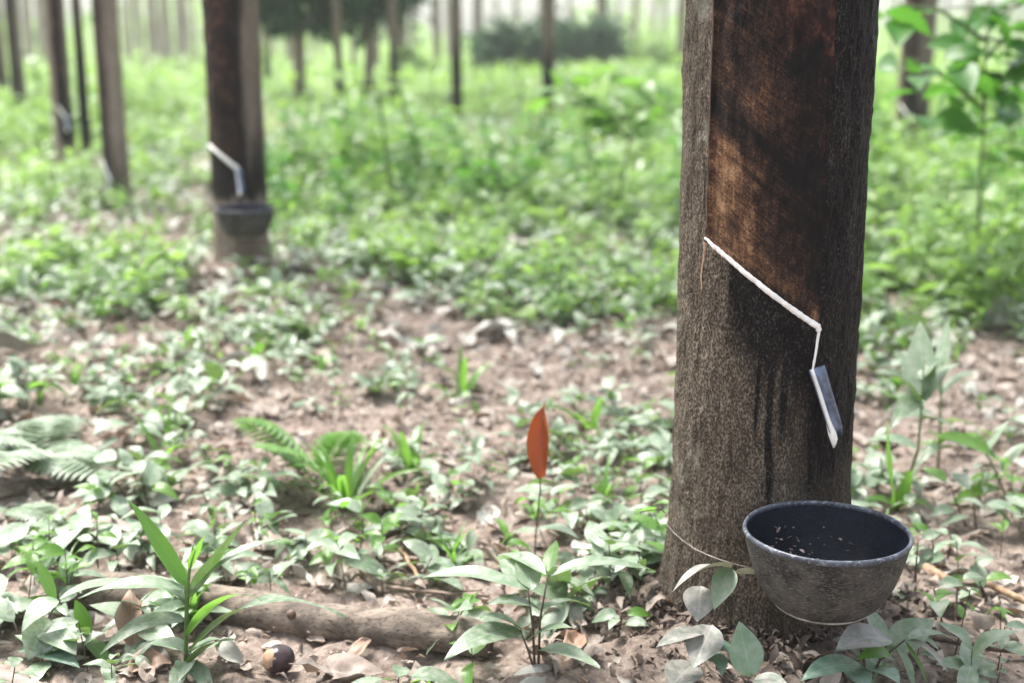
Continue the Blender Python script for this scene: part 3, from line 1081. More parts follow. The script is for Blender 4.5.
def density(x, y):
    """0..1 how thick the weeds stand at a spot of the floor"""
    n = vn(x * 1.5 + 4, y * 1.1, 0, 71)
    n2 = vn(x * 4, y * 3.2, 0, 72)
    base = sst(y + 0.55 * n, 3.0, 5.2)
    right = sst(x - 0.16 * y, 0.12, 0.6) * (0.45 * sst(y, 1.5, 1.9) + 0.5 * sst(y, 2.6, 3.3)) * (0.5 + 0.7 * sst(n2, -.4, .3))
    left = 1 - 0.72 * sst(-x - 0.15 * y, 0.0, 0.5) * sst(y, 2.0, 3.0) * (1 - sst(y, 5.5, 8))
    bare = 0.16 + 0.6 * sst(n2 + 0.6 * n, -0.05, 0.45)
    fore = 0.75 * np.exp(-((x - 0.10) / 0.28) ** 2 - ((y - 1.95) / 0.32) ** 2) * (0.6 + 0.8 * sst(n2, -.3, .4))
    nearl = 0.6 * sst(-x, 0.15, 0.6) * (1 - sst(y, 2.3, 3.0))
    return np.clip(np.maximum.reduce([base * left, right, bare, nearl, fore]) + 0.15 * n2, 0.03, 1)


L0, L1 = ground(62, 606), ground(492, 648)


def scatter(n, y0, y1, power=1.0, dens=None, mx=0.44, pad=0.6, clear=False):
    k = int(n * 3)
    u = rng.random(k)
    y = (y0 ** (1 + power) + u * (y1 ** (1 + power) - y0 ** (1 + power))) ** (1 / (1 + power))
    x = rng.uniform(-1, 1, k) * (mx * y + pad)
    keep = np.ones(k, bool)
    if dens is not None:
        keep &= rng.random(k) < dens(x, y)
    d = np.hypot(x - MAIN[0], y - MAIN[1])
    keep &= d > 0.135
    keep &= np.hypot(x - T2.loc.x, y - T2.loc.y) > 0.12
    if clear:
        lx, ly = L0.x + (L1.x - L0.x) * np.clip((x - L0.x) / (L1.x - L0.x), 0, 1), L0.y + (L1.y - L0.y) * np.clip((x - L0.x) / (L1.x - L0.x), 0, 1)
        for fx, fy, fr_ in ((300, 470, .15), (275, 450, .13), (250, 435, .12), (345, 500, .07), (40, 470, .20), (80, 455, .12), (12, 525, .10), (541, 560, .05)):
            g_ = ground(fx, fy)
            keep &= np.hypot(x - g_.x, y - g_.y) > fr_
        keep &= ~((np.abs(x + 0.245) < 0.055) & (y < 1.39))
        keep &= ~((np.abs(x - lx) < 0.01) & (x > -0.34) & (x < -0.13) & (y < ly + 0.05) & (y > ly - 0.11))
    x, y = x[keep][:n], y[keep][:n]
    return x, y


def plants(acc, x, y, h, nleaf, L, tpls, elev=(0.1, 0.35), m_leaf=0, m_stem=1, stem=True, hspread=(0.55, 1.0), roll=0.3):
    n = len(x)
    z = height(x, y)
    tilt = rng.normal(0, 0.16, (n, 2))
    if stem:
        az = np.arctan2(tilt[:, 1], tilt[:, 0])
        M = rot(az, PI / 2 - np.hypot(tilt[:, 0], tilt[:, 1]), 0 * az)
        # template stem runs along +Z: use columns so that local Z -> leaning axis
        ax = M[..., :, 0]
        sx = np.cross(ax, np.tile([0, 1.0, 0.01], (n, 1))); sx /= np.linalg.norm(sx, axis=1, keepdims=True)
        sy = np.cross(ax, sx)
        MM = np.stack([sx, sy, ax], -1)
        rr = np.maximum(0.0009, h * 0.010)
        place(acc, TP['stem'][0], np.stack([x, y, z - 0.005], 1), MM, np.stack([rr, rr, h + 0.005], 1), m_stem)
        dirv = ax
    else:
        dirv = np.tile([0, 0, 1.0], (n, 1))
    for k in range(int(nleaf.max())):
        sel = np.where(nleaf > k)[0]
        if len(sel) == 0: continue
        f = hspread[0] + (hspread[1] - hspread[0]) * (k / np.maximum(nleaf[sel] - 1, 1))
        P = np.stack([x[sel], y[sel], z[sel]], 1) + dirv[sel] * (h[sel] * f)[:, None]
        a = k * 2.4 + rng.uniform(0, 0.9, len(sel)) + x[sel] * 40
        e = rng.normal(elev[0], elev[1], len(sel))
        s = L[sel] * rng.uniform(0.7, 1.15, len(sel))
        ti = rng.integers(0, len(tpls), len(sel))
        Mr = rot(a, e, rng.normal(0, roll, len(sel)))
        for t in range(len(tpls)):
            q = ti == t
            place(acc, tpls[t], P[q], Mr[q], s[q], m_leaf)


# near ground cover 1.1 - 3.2 m
acc = Acc()
x, y = scatter(1500, 1.22, 3.9, 1.0, density, clear=True)
n = len(x)
plants(acc, x, y, rng.uniform(0.015, 0.07, n), rng.integers(3, 7, n), rng.uniform(0.022, 0.068, n), TP['oval_hi'])
x, y = scatter(520, 1.3, 3.8, 1.0, density, clear=True)
n = len(x)
plants(acc, x, y, rng.uniform(0.02, 0.09, n), rng.integers(3, 7, n), rng.uniform(0.02, 0.045, n), TP['oval_hi'], m_leaf=2)
tag(link('ground_cover', acc.mesh('ground_cover', [M_leaf, M_stem_brown, M_leaf_fresh])), 'low broadleaf seedlings covering the brown forest floor', None, None, 'stuff')

# grass in the near and middle floor
acc = Acc()
x, y = scatter(260, 1.3, 5.5, 1.0, density, clear=True)
n = len(x)
plants(acc, x, y, rng.uniform(0.004, 0.012, n), rng.integers(4, 9, n), rng.uniform(0.05, 0.13, n), TP['blade'], elev=(0.9, 0.3), stem=False, hspread=(0, 0.5))
tag(link('grass', acc.mesh('grass', [M_leaf_fresh])), 'thin bright grass blades dotted over the forest floor', None, None, 'stuff')

# undergrowth 3 - 15 m
acc = Acc()
x, y = scatter(2600, 3.0, 6.5, 1.0, density, pad=0.8)
n = len(x)
plants(acc, x, y, rng.uniform(0.03, 0.13, n) * (0.6 + 0.6 * density(x, y)), rng.integers(5, 10, n), rng.uniform(0.04, 0.075, n), TP['oval_mid'], m_leaf=0)
x, y = scatter(2600, 2.6, 6.5, 1.0, density, pad=0.8)
n = len(x)
plants(acc, x, y, rng.uniform(0.02, 0.08, n), rng.integers(4, 8, n), rng.uniform(0.035, 0.065, n), TP['oval_mid'], m_leaf=2)
clump = lambda x, y: np.clip(0.42 + 1.1 * vn(x * 1.3, y * 0.9, 0, 75) + 0.5 * vn(x * 3, y * 2, 0, 76), 0.06, 1)
x, y = scatter(8000, 6.0, 16, 1.0, clump, pad=1.2)
n = len(x)
plants(acc, x, y, rng.uniform(0.04, 0.14, n) + 0.20 * np.maximum(0, vn(x * 1.3, y * 0.9, 0, 75)), rng.integers(5, 9, n), rng.uniform(0.06, 0.12, n), TP['oval_lo'], m_leaf=0)
x, y = scatter(1800, 5.5, 16, 1.0, None, pad=1.2)
n = len(x)
plants(acc, x, y, rng.uniform(0.02, 0.10, n), rng.integers(5, 9, n), rng.uniform(0.06, 0.12, n), TP['oval_lo'], m_leaf=2)
x, y = scatter(240, 5.0, 15, 1.0, lambda x, y: clump(x, y) * ((x > -0.2 * y) | (y > 9)) * (np.abs(x / y - 0.31) > 0.03), pad=1.2)
n = len(x)
plants(acc, x, y, rng.uniform(0.25, 0.55, n), rng.integers(8, 14, n), rng.uniform(0.07, 0.13, n), TP['oval_mid'], m_leaf=0, hspread=(.35, 1))
# thicker weeds right of the near tree
x, y = scatter(1500, 3.0, 6.0, 1.0, lambda x, y: sst(x - 0.13 * y, 0.2, 0.6) * (np.abs(x / y - 0.31) > 0.02), pad=0.8)
n = len(x)
plants(acc, x, y, rng.uniform(0.08, 0.30, n), rng.integers(6, 10, n), rng.uniform(0.05, 0.09, n), TP['oval_mid'], m_leaf=0)
x, y = scatter(170, 3.3, 7.0, 1.0, lambda x, y: sst(x - 0.15 * y, 0.1, 0.5) * (np.abs(x / y - 0.31) > 0.03), pad=0.8)
n = len(x)
plants(acc, x, y, rng.uniform(0.25, 0.50, n), rng.integers(9, 16, n), rng.uniform(0.06, 0.10, n), TP['oval_mid'], m_leaf=3, hspread=(.2, 1))
x, y = scatter(260, 4.3, 8.0, 1.0, lambda x, y: clump(x, y) * sst(x + 0.25 * y, 0, 0.6) * (np.abs(x / y - 0.31) > 0.03), pad=0.8)
n = len(x)
plants(acc, x, y, rng.uniform(0.12, 0.32, n), rng.integers(8, 14, n), rng.uniform(0.06, 0.10, n), TP['oval_mid'], m_leaf=3, hspread=(.2, 1))
tag(link('undergrowth', acc.mesh('undergrowth', [M_leaf_mid, M_stem, M_leaf, M_leaf_sap])), 'bright green leafy undergrowth across the plantation floor', None, None, 'stuff')

acc = Acc()
x, y = scatter(17000, 15, 70, 0.6, None, pad=3)
n = len(x)
plants(acc, x, y, rng.uniform(0.08, 0.30, n), rng.integers(4, 7, n), rng.uniform(0.14, 0.26, n), TP['oval_lo'], stem=False)
tag(link('far_undergrowth', acc.mesh('far_undergrowth', [M_leaf_mid])), 'hazy pale green weeds between the far trunks', None, None, 'stuff')

# far scrub closing the view
acc = Acc()
n = 16000
y = rng.uniform(58, 95, n)
x = rng.uniform(-1, 1, n) * (0.5 * y + 4)
top = 0.9 + 2.4 * vn(x * 0.16, y * 0.1, 0, 81) + 1.1 * vn(x * 0.5, y * 0.3, 0, 82)
z = rng.uniform(0, 1, n) ** 0.8 * np.maximum(top, 0.3)
place(acc, TP['oval_lo'][0], np.stack([x, y, z], 1), rot(rng.uniform(0, 6.28, n), rng.normal(0, .5, n), rng.normal(0, .5, n)), rng.uniform(0.35, 0.8, n))
tag(link('far_woods', acc.mesh('far_woods', [M_leaf_mid])), 'misty light green scrub closing the plantation view', None, None, 'stuff')

# leaf litter
acc = Acc()
def litter(n, y0, y1, L, tp, m, pw=1.0, pad=0.5):
    x, y = scatter(n, y0, y1, pw, None, pad=pad)
    n = len(x)
    z = height(x, y) + 0.004 + rng.uniform(0, 0.010, n)
    a = rng.uniform(0, 6.28, n); e = rng.normal(0.03, 0.22, n); r_ = rng.normal(0, 0.3, n) + (rng.random(n) < .4) * PI
    s = rng.uniform(*L, n)
    ti = rng.integers(0, len(tp), n)
    for t in range(len(tp)):
        q = ti == t
        place(acc, tp[t], np.stack([x, y, z], 1)[q], rot(a, e, r_)[q], s[q], m)
litter(6500, 1.15, 5.0, (0.014, 0.052), TP['dead'], 0)
litter(700, 1.2, 5.0, (0.03, 0.08), TP['dead'], 1)
litter(16000, 1.1, 3.6, (0.004, 0.016), TP['crumb'], 0)
litter(2600, 1.1, 3.4, (0.012, 0.03), TP['crumb'], 0)
litter(420, 1.15, 4.0, (0.04, 0.085), TP['dead'], 0)
litter(4500, 2.8, 8.0, (0.04, 0.10), TP['dead'], 1)
n = 2600
a = rng.uniform(0, 6.28, n); q = 0.105 + np.abs(rng.normal(0, 0.075, n))
x, y = MAIN[0] + q * np.cos(a), MAIN[1] + q * np.sin(a)
ti = rng.random(n) < .5
for t in (0, 1):
    k = ti == bool(t)
    place(acc, TP['crumb'][t], np.stack([x, y, height(x, y) + .003 + rng.uniform(0, .008, n)], 1)[k], rot(rng.uniform(0, 6.28, n), rng.normal(0, .5, n), rng.normal(0, .6, n))[k],
          (rng.uniform(0.003, 0.015, n) * np.where(rng.random(n) < .1, 1.8, 1))[k], 2)
tag(link('leaf_litter', acc.mesh('leaf_litter', [M_dead, M_dead_pale, M_flake])), 'dry brown and grey fallen leaves on bare soil', None, None, 'stuff')

acc = Acc()
x, y = scatter(700, 1.15, 4.5)
for i in range(len(x)):
    L = random.uniform(0.03, 0.16)
    a = random.uniform(0, PI)
    k = 5
    pts = []
    for j in range(k):
        t = j / (k - 1) - 0.5
        xx, yy = x[i] + math.cos(a) * L * t + random.uniform(-.03, .03) * L, y[i] + math.sin(a) * L * t + random.uniform(-.03, .03) * L
        pts.append((xx, yy, hgt(xx, yy) + 0.006 + random.uniform(0, .006)))
    r_ = random.uniform(0.0006, 0.0022)
    tube(acc, pts, [r_, r_, r_ * .9, r_ * .8, r_ * .5], 5)
tag(link('twig_litter', acc.mesh('twig_litter', [M_twig])), 'small broken twigs strewn among the fallen leaves', None, None, 'stuff')


# ------------------------------------------------------------------ hero plants
def px_leaf(acc, b, t, Yb, Yt, w, arch=0.15, prof=prof_oval, roll=0.0, nl=12, nw=4, fold=0.2, m=0, wave=0.02):
    """one leaf from a base point to a tip point with a real width and arch"""
    A = b if isinstance(b, Vector) else at(b[0], b[1], Yb)
    B = t if isinstance(t, Vector) else at(t[0], t[1], Yt)
    L = (B - A).length
    C = (A + B) / 2 + Vector((0, 0, arch * L * 2))
    ts = np.linspace(0, 1, nl + 1)
    P = np.array([tuple(A * (1 - q) ** 2 + C * (2 * q * (1 - q)) + B * q * q) for q in ts])
    T = np.gradient(P, axis=0); T /= np.linalg.norm(T, axis=1, keepdims=True)
    up = np.array([0, 0, 1.0])
    S = np.cross(T, up)
    nn = np.linalg.norm(S, axis=1, keepdims=True)
    hz = np.array([1.0, 0.15, 0])
    S = np.where(nn > 0.3, S / np.maximum(nn, 1e-6), hz - T * (T @ hz)[:, None])
    S /= np.linalg.norm(S, axis=1, keepdims=True)
    # keep the side vector continuous
    for i in range(1, len(S)):
        if np.dot(S[i], S[i - 1]) < 0: S[i] = -S[i]
    N = np.cross(S, T)
    if N[len(N) // 2][2] < 0 and abs(roll) < 1.2: N = -N
    S2 = S * math.cos(roll) + N * math.sin(roll)
    N2 = N * math.cos(roll) - S * math.sin(roll)
    wv = np.maximum(prof(ts), 0.01) * w * 1.2 / 2
    s = np.linspace(-1, 1, nw + 1)
    sd = random.randint(0, 99)
    off = wv[:, None] * s[None]
    lift = fold * np.abs(off) + wave * L * vn(ts[:, None] * 4 + sd, s[None] * 1.2, 0, sd) * np.abs(s)[None]
    V = P[:, None] + off[..., None] * S2[:, None] + lift[..., None] * N2[:, None]
    U = np.stack([np.repeat(ts[:, None], nw + 1, 1), np.repeat(s[None] * .5 + .5, nl + 1, 0)], -1).reshape(-1, 2)
    acc.add(V.reshape(-1, 3), grid_quads(nl + 1, nw + 1), U, m)


class Plant:
    def __init__(s, base):
        s.base = base
        s.leaf, s.stem = Acc(), Acc()

    def build(s, name, label, cat, mats, stem_mat, group=None):
        root = thing(name, label, cat, s.base, group)
        if s.leaf.n: link('leaves', s.leaf.mesh('leaves', mats, tuple(s.base)), root)
        if s.stem.n: link('stem', s.stem.mesh('stem', [stem_mat], tuple(s.base)), root)
        return root


def seedling(px, py, h, n, L, label, mats=None, wr=0.42, elev=(0.0, 0.25), seed=0, name='seedling', cat='seedling', stems=1, spread=0.5, prof=prof_oval,
             stem_mat=None, group='seedlings of the forest floor', hs=(0.45, 1.0)):
    r_ = random.Random(seed * 31 + int(px))
    base = on_ground(px, py)
    P = Plant(base)
    mats = mats or [M_leaf, M_leaf_fresh]
    for q in range(stems):
        off = Vector((r_.uniform(-1, 1), r_.uniform(-1, 1), 0)) * (0.02 if stems > 1 else 0)
        top = base + off * 2 + Vector((r_.uniform(-.15, .15) * h, r_.uniform(-.15, .15) * h, h * r_.uniform(.85, 1.05)))
        mid = (base + off + top) / 2 + Vector((r_.uniform(-.06, .06) * h, r_.uniform(-.06, .06) * h, 0))
        pts = [(base + off) * (1 - t) ** 2 + mid * 2 * t * (1 - t) + top * t * t for t in np.linspace(0, 1, 8)]
        pts[0] = pts[0] - Vector((0, 0, 0.01))
        if stems > 1: tube(P.stem, [base + Vector((0, 0, -.004)), base + off / 2 + Vector((0, 0, .001)), pts[1]], 0.0013, 5)
        tube(P.stem, pts, np.linspace(0.0016, 0.0009, 8), 6)
        k = max(2, n // stems)
        for i in range(k):
            f = hs[0] + (hs[1] - hs[0]) * i / max(1, k - 1)
            A = Vector(np.array([tuple(p) for p in pts])[min(7, int(f * 7))])
            a = i * 2.4 + r_.uniform(-.4, .4) + seed
            e = r_.gauss(*elev)
            l = L * r_.uniform(0.7, 1.15)
            d = Vector((math.cos(a) * math.cos(e), math.sin(a) * math.cos(e), math.sin(e)))
            pet = A + d * (l * 0.22) + Vector((0, 0, l * .05))
            tube(P.stem, [A, (A + pet) / 2 + Vector((0, 0, l * .03)), pet], 0.0006, 5)
            B = pet + d * l + Vector((0, 0, -0.12 * l))
            px_leaf(P.leaf, pet, B, 0, 0, l * wr * r_.uniform(.85, 1.2), r_.uniform(.06, .2), prof, r_.gauss(0, .35), m=0 if r_.random() < 0.78 else len(mats) - 1)
    return P.build(name, label, cat, mats, stem_mat or M_stem_brown, group)


# 1 tall broad grass in the left foreground
b0 = on_ground(184, 676)
P = Plant(b0)
Y = b0.y
node = at(187, 592, Y)
tube(P.stem, [b0 - Vector((0, 0, .01)), at(186, 650, Y), node, at(190, 566, Y), at(193, 545, Y)], [0.0026, 0.0026, 0.0023, 0.0016, 0.001], 8)
for (b, t, dy, w, ar, m, rl) in [((187, 590), (78, 598), -0.02, .020, .10, 0, .2), ((186, 600), (110, 590), .06, .018, .16, 0, -.2), ((187, 588), (128, 500), .03, .016, .06, 1, 1.0),
                                 ((186, 655), (345, 618), -.02, .021, .22, 0, .2), ((188, 594), (300, 540), .05, .014, .14, 0, 0), ((186, 620), (100, 655), -.05, .020, .16, 0, .3),
                                 ((190, 570), (205, 535), .0, .012, .05, 1, .6), ((187, 600), (246, 520), .03, .016, .02, 0, 1.1), ((186, 640), (262, 600), -.06, .015, .18, 1, .2),
                                 ((186, 668), (238, 640), -.04, .022, .12, 0, .1), ((188, 585), (150, 545), .04, .014, .08, 1, .4), ((187, 610), (222, 560), .04, .015, .14, 1, .7),
                                 ((186, 664), (170, 705), -.06, .018, .1, 0, 0), ((186, 662), (215, 700), -.05, .02, .1, 0, 0)]:
    px_leaf(P.leaf, b, t, Y, Y + dy, w, ar, prof_lance, rl, nl=14, m=m)
P.build('broad_grass', 'tall broad bladed grass plant standing before the fallen log', 'grass plant', [M_leaf, M_leaf_fresh], M_stem)

# 2 leafy plant at the left edge
b0 = on_ground(36, 660)
P = Plant(b0); Y = b0.y
for pp in ([(36, 660), (42, 630), (58, 600)], [(36, 660), (20, 640), (14, 622)], [(38, 660), (60, 650), (90, 640)]):
    tube(P.stem, [at(*q, Y) for q in pp], [.0016, .0013, .0009], 6)
for (b, t, dy, w, ar, m, rl) in [((60, 600), (150, 588), .05, .032, .12, 0, .2), ((58, 600), (22, 632), -.04, .026, .14, 0, .1), ((52, 620), (28, 660), -.05, .036, .1, 0, .5),
                                 ((44, 625), (76, 655), -.05, .034, .1, 0, -.3), ((20, 650), (80, 668), -.06, .030, .08, 2, -.1), ((14, 622), (-25, 600), .02, .024, .1, 0, .1),
                                 ((56, 604), (36, 560), .02, .012, .1, 1, .8), ((90, 640), (75, 600), .02, .016, .1, 1, .9), ((88, 640), (108, 668), -.03, .02, .1, 1, .2)]:
    px_leaf(P.leaf, b, t, Y, Y + dy, w, ar, prof_oval, rl, nl=14, m=m)
P.build('weed', 'broad pale leaved weed at the lower left edge', 'plant', [M_leaf, M_leaf_fresh, M_leaf_teal], M_stem_brown)

# 3 seedling with the red young leaf
b0 = on_ground(534, 566)
P = Plant(b0); Y = b0.y
tip = at(540, 472, Y)
tube(P.stem, [b0 - Vector((0, 0, .01)), at(536, 530, Y), at(540, 492, Y), tip, at(544, 405, Y + .004)], [.0012, .0011, .001, .0010, .0004], 6)
px_leaf(P.leaf, (545, 402), (541, 478), Y, Y - .012, .024, .06, lambda t: np.sin(PI * t ** 1.35) ** .8, 0.75, nl=18, m=0, fold=0.95, wave=.12)
px_leaf(P.leaf, (544, 403), (534, 474), Y + .004, Y + .012, .022, .0, lambda t: np.sin(PI * t ** 1.3), -0.2, nl=18, m=0, fold=0.4, wave=.07)
px_leaf(P.leaf, (540, 492), (556, 488), Y, Y + .01, .010, .1, prof_oval, 0, m=1)
px_leaf(P.leaf, (541, 480), (524, 492), Y, Y + .01, .010, .1, prof_oval, 0, m=2)
px_leaf(P.leaf, (537, 530), (580, 540), Y, Y - .03, .020, .14, prof_oval, 0, m=1)
px_leaf(P.leaf, (537, 532), (500, 545), Y, Y + .03, .022, .14, prof_oval, 0, m=1)
P.build('red_leaf_seedling', 'thin seedling with a single drooping orange red young leaf', 'seedling', [M_leaf_red, M_leaf, M_leaf_fresh], M_stem_brown)

# 4 foreground seedling with wide leaves, centre
b0 = on_ground(537, 672)
P = Plant(b0); Y = b0.y
for pp in ([(535, 676), (533, 630), (528, 590)], [(538, 676), (540, 620), (548, 575)], [(536, 676), (528, 650), (520, 630)]):
    tube(P.stem, [at(*q, Y) for q in pp], [.0017, .0014, .0009], 6)
for (b, t, dy, w, ar, m, rl) in [((528, 592), (500, 560), .06, .030, .1, 0, .1), ((532, 590), (522, 552), .05, .030, .02, 0, .0), ((528, 590), (422, 578), .03, .024, .1, 0, .15),
                                 ((548, 576), (655, 572), .02, .022, .12, 0, -.1), ((546, 576), (498, 556), .08, .022, .1, 0, .1), ((540, 610), (488, 604), -.02, .026, .1, 0, 0),
                                 ((540, 610), (590, 606), .03, .024, .12, 0, .2), ((524, 632), (480, 618), -.02, .028, .12, 0, 0), ((528, 640), (572, 628), -.03, .022, .1, 0, 0),
                                 ((522, 632), (444, 660), -.06, .036, .12, 0, .2), ((537, 650), (600, 668), -.05, .028, .1, 0, 0), ((548, 572), (556, 540), .05, .018, .05, 1, .3)]:
    px_leaf(P.leaf, b, t, Y, Y + dy, w * .84, ar, prof_oval, rl, m=m)
P.build('seedling', 'sage green seedling with long wide leaves in the foreground below the red leaf', 'seedling', [M_leaf, M_leaf_fresh], M_stem_brown,
        'seedlings of the forest floor')

# 5 dusty leaves at the foot of the near tree
b0 = on_ground(712, 668)
P = Plant(b0); Y = 1.285
tube(P.stem, [b0, at(716, 625, Y), at(730, 572, Y), at(733, 563, Y)], [.0016, .0015, .0012, .0008], 6)
tube(P.stem, [b0, at(700, 640, Y), at(697, 600, Y)], [.0016, .0013, .0009], 6)
for (b, t, dy, w, ar, m, rl) in [((732, 568), (672, 592), -.03, .030, .16, 0, -.4), ((731, 567), (714, 610), -.04, .022, .06, 1, .3), ((733, 574), (764, 575), -.005, .030, .02, 0, .55),
                                 ((701, 586), (697, 622), -.04, .030, .02, 0, .1), ((712, 625), (693, 668), -.05, .034, .02, 0, .2), ((706, 632), (656, 648), -.04, .020, .08, 0, .2),
                                 ((708, 640), (735, 658), -.03, .020, .1, 2, .2), ((694, 664), (668, 690), -.06, .034, .03, 0, .2), ((716, 652), (722, 676), -.05, .016, .05, 2, .2)]:
    px_leaf(P.leaf, b, t, Y, Y + dy, w, ar, prof_oval, rl, m=m)
P.build('dusty_seedling', 'dust coated pale leaved seedling at the foot of the nearest trunk, left of the bowl', 'seedling', [M_leaf_pale, M_leaf, M_leaf_teal], M_stem_brown,
        'seedlings of the forest floor')
# single blue-green leaf standing up
b0 = on_ground(752, 676)
P = Plant(b0); Y = 1.21
tube(P.stem, [b0, at(752, 676, Y), at(751, 674, Y)], .0011, 6)
px_leaf(P.leaf, (751, 677), (739, 621), Y, Y + .012, .030, .0, prof_oval, 0.1, m=0, fold=.18)
px_leaf(P.leaf, (752, 680), (790, 688), Y, Y - .02, .026, .05, prof_oval, 0, m=1)
P.build('young_shoot', 'upright oval blue green leaf in front of the nearest trunk', 'seedling', [M_leaf_teal, M_leaf_pale], M_stem, 'seedlings of the forest floor')

# 6 plant below the bowl at right
b0 = on_ground(866, 676)
P = Plant(b0); Y = 1.22
for pp in ([(866, 684), (864, 660), (858, 640)], [(868, 684), (880, 660), (905, 640)]):
    tube(P.stem, [at(*q, Y) for q in pp], [.0016, .0013, .0009], 6)
for (b, t, dy, w, ar, m, rl) in [((890, 640), (836, 652), -.03, .034, .12, 1, .2), ((864, 652), (836, 650), -.03, .020, .1, 2, .1), ((892, 654), (856, 660), -.02, .014, .1, 3, .4),
                                 ((862, 660), (832, 640), .0, .024, .1, 1, .1), ((852, 668), (866, 690), -.04, .024, .05, 2, .0), ((866, 668), (800, 682), -.04, .026, .12, 2, .1),
                                 ((905, 642), (926, 682), -.02, .014, .05, 3, .4), ((906, 640), (948, 672), -.02, .022, .12, 1, .2), ((870, 670), (900, 684), -.04, .024, .1, 2, .1),
                                 ((908, 640), (955, 640), .03, .02, .1, 0, .1)]:
    px_leaf(P.leaf, b, t, Y, Y + dy, w, ar, prof_oval, rl, m=m)
P.build('seedling', 'mixed pale and dark green seedling under the right side of the bowl', 'seedling', [M_leaf, M_leaf_pale, M_leaf_teal, M_leaf_fresh], M_stem_brown,
        'seedlings of the forest floor')

# 7 tall grass right of the near tree
b0 = on_ground(897, 512)
P = Plant(b0); Y = b0.y
tube(P.stem, [b0, at(918, 450, Y), at(922, 400, Y), at(924, 360, Y)], [.0022, .002, .0016, .001], 6)
for (b, t, dy, w, ar, m, rl) in [((896, 512), (886, 405), -.02, .016, .0, 1, .9), ((922, 405), (920, 320), .06, .030, .05, 0, .6), ((921, 410), (886, 372), -.04, .026, .14, 0, .4),
                                 ((922, 400), (890, 430), -.06, .020, .15, 0, .3), ((922, 400), (960, 364), .05, .020, .14, 0, .2), ((921, 380), (944, 352), .04, .018, .1, 0, .4),
                                 ((920, 420), (955, 432), -.04, .018, .16, 0, .3), ((918, 450), (868, 440), .02, .020, .12, 0, .1), ((899, 508), (862, 500), .0, .014, .12, 1, .2),
                                 ((899, 508), (930, 446), .04, .014, .06, 0, .7), ((898, 510), (912, 470), -.04, .012, .06, 1, .5), ((922, 395), (902, 350), .05, .022, .08, 0, .7)]:
    px_leaf(P.leaf, b, t, Y, Y + dy, w * 1.35, ar, prof_lance, rl, nl=14, m=m)
P.build('broad_grass', 'tallest pale bladed grass, growing directly behind the bowl', 'grass plant', [M_leaf, M_leaf_fresh], M_stem)
b0 = on_ground(938, 470)
P = Plant(b0); Y = b0.y
tube(P.stem, [b0, at(940, 430, Y), at(941, 392, Y), at(943, 360, Y)], [.0022, .002, .0016, .001], 6)
for (b, t, dy, w, ar, m, rl) in [((941, 392), (900, 352), .05, .026, .12, 0, .3), ((942, 375), (948, 318), .05, .024, .04, 0, .6), ((941, 395), (985, 372), .03, .024, .16, 0, .2),
                                 ((940, 420), (905, 418), -.04, .022, .14, 0, .3), ((940, 425), (978, 428), -.05, .022, .14, 1, .2), ((939, 445), (915, 470), -.05, .018, .12, 0, .2),
                                 ((939, 440), (972, 455), -.04, .018, .12, 0, .2)]:
    px_leaf(P.leaf, b, t, Y, Y + dy, w, ar, prof_lance, rl, nl=14, m=m)
P.build('broad_grass', 'second pale bladed grass just right of the tallest one beyond the bowl', 'grass plant', [M_leaf, M_leaf_fresh], M_stem)
b0 = on_ground(1005, 500)
P = Plant(b0); Y = b0.y
tube(P.stem, [b0, at(990, 460, Y), at(975, 440, Y)], [.0018, .0015, .001], 6)
for (b, t, dy, w, ar, m, rl) in [((1000, 462), (932, 436), -.02, .026, .10, 1, .5), ((1003, 480), (960, 490), -.03, .02, .14, 1, .2), ((1000, 470), (1040, 440), .03, .022, .12, 0, .2),
                                 ((985, 455), (1010, 420), .03, .018, .05, 0, .4), ((1004, 490), (944, 512), -.06, .020, .12, 1, .3), ((1004, 490), (1040, 505), -.03, .02, .12, 0, .1)]:
    px_leaf(P.leaf, b, t, Y, Y + dy, w, ar, prof_lance, rl, nl=14, m=m)
P.build('broad_grass', 'fresh green broad bladed grass by the right edge', 'grass plant', [M_leaf, M_leaf_fresh], M_stem)


# ferns
def fern(px, py, fronds, label, mats, seed=0, w=0.05):
    b0 = on_ground(px, py)
    P = Plant(b0)
    for (tx, ty, dy, arch) in fronds:
        A = b0 + Vector((0, 0, 0.005))
        B = at(tx, ty, b0.y + dy)
        L = (B - A).length
        C = (A + B) / 2 + Vector((0, 0, arch * L))
        ts = np.linspace(0, 1, 17)
        pts = [A * (1 - q) ** 2 + C * (2 * q * (1 - q)) + B * q * q for q in ts]
        tube(P.stem, pts, np.linspace(.0014, .0005, 17), 5)
        for i in range(3, 17):
            q = ts[i]
            T = (pts[min(i + 1, 16)] - pts[i - 1]).normalized()
            S = T.cross(Vector((0, 0, 1))).normalized()
            pl = w * math.sin(PI * (0.15 + 0.80 * q)) + 0.004
            for sgn in (-1, 1):
                d = (S * sgn + T * 0.45 + Vector((0, 0, -0.15))).normalized()
                px_leaf(P.leaf, pts[i], pts[i] + d * pl, 0, 0, pl * 0.30 + .002, .06, prof_pinna, 0.0, nl=5, nw=2, m=0)
    return P.build('fern', label, 'fern', mats, M_stem, 'ferns of the forest floor')


fern(38, 482, [(-20, 440, -.1, .3), (92, 448, .05, .3), (60, 420, .2, .3), (20, 430, .15, .3), (-10, 470, -.2, .25), (100, 478, -.12, .25)],
     'pale green fern spreading at the left edge', [M_leaf], 1, .066)
fern(12, 528, [(55, 522, -.06, .25), (40, 508, .05, .25), (-30, 516, -.05, .25)], 'small pale fern under the larger left fern', [M_leaf], 2, .035)
fern(318, 492, [(236, 420, .02, .30), (262, 448, -.10, .28), (352, 432, .10, .3)], 'bright yellow green fern beside the grass tuft', [M_leaf_fresh], 3, .052)


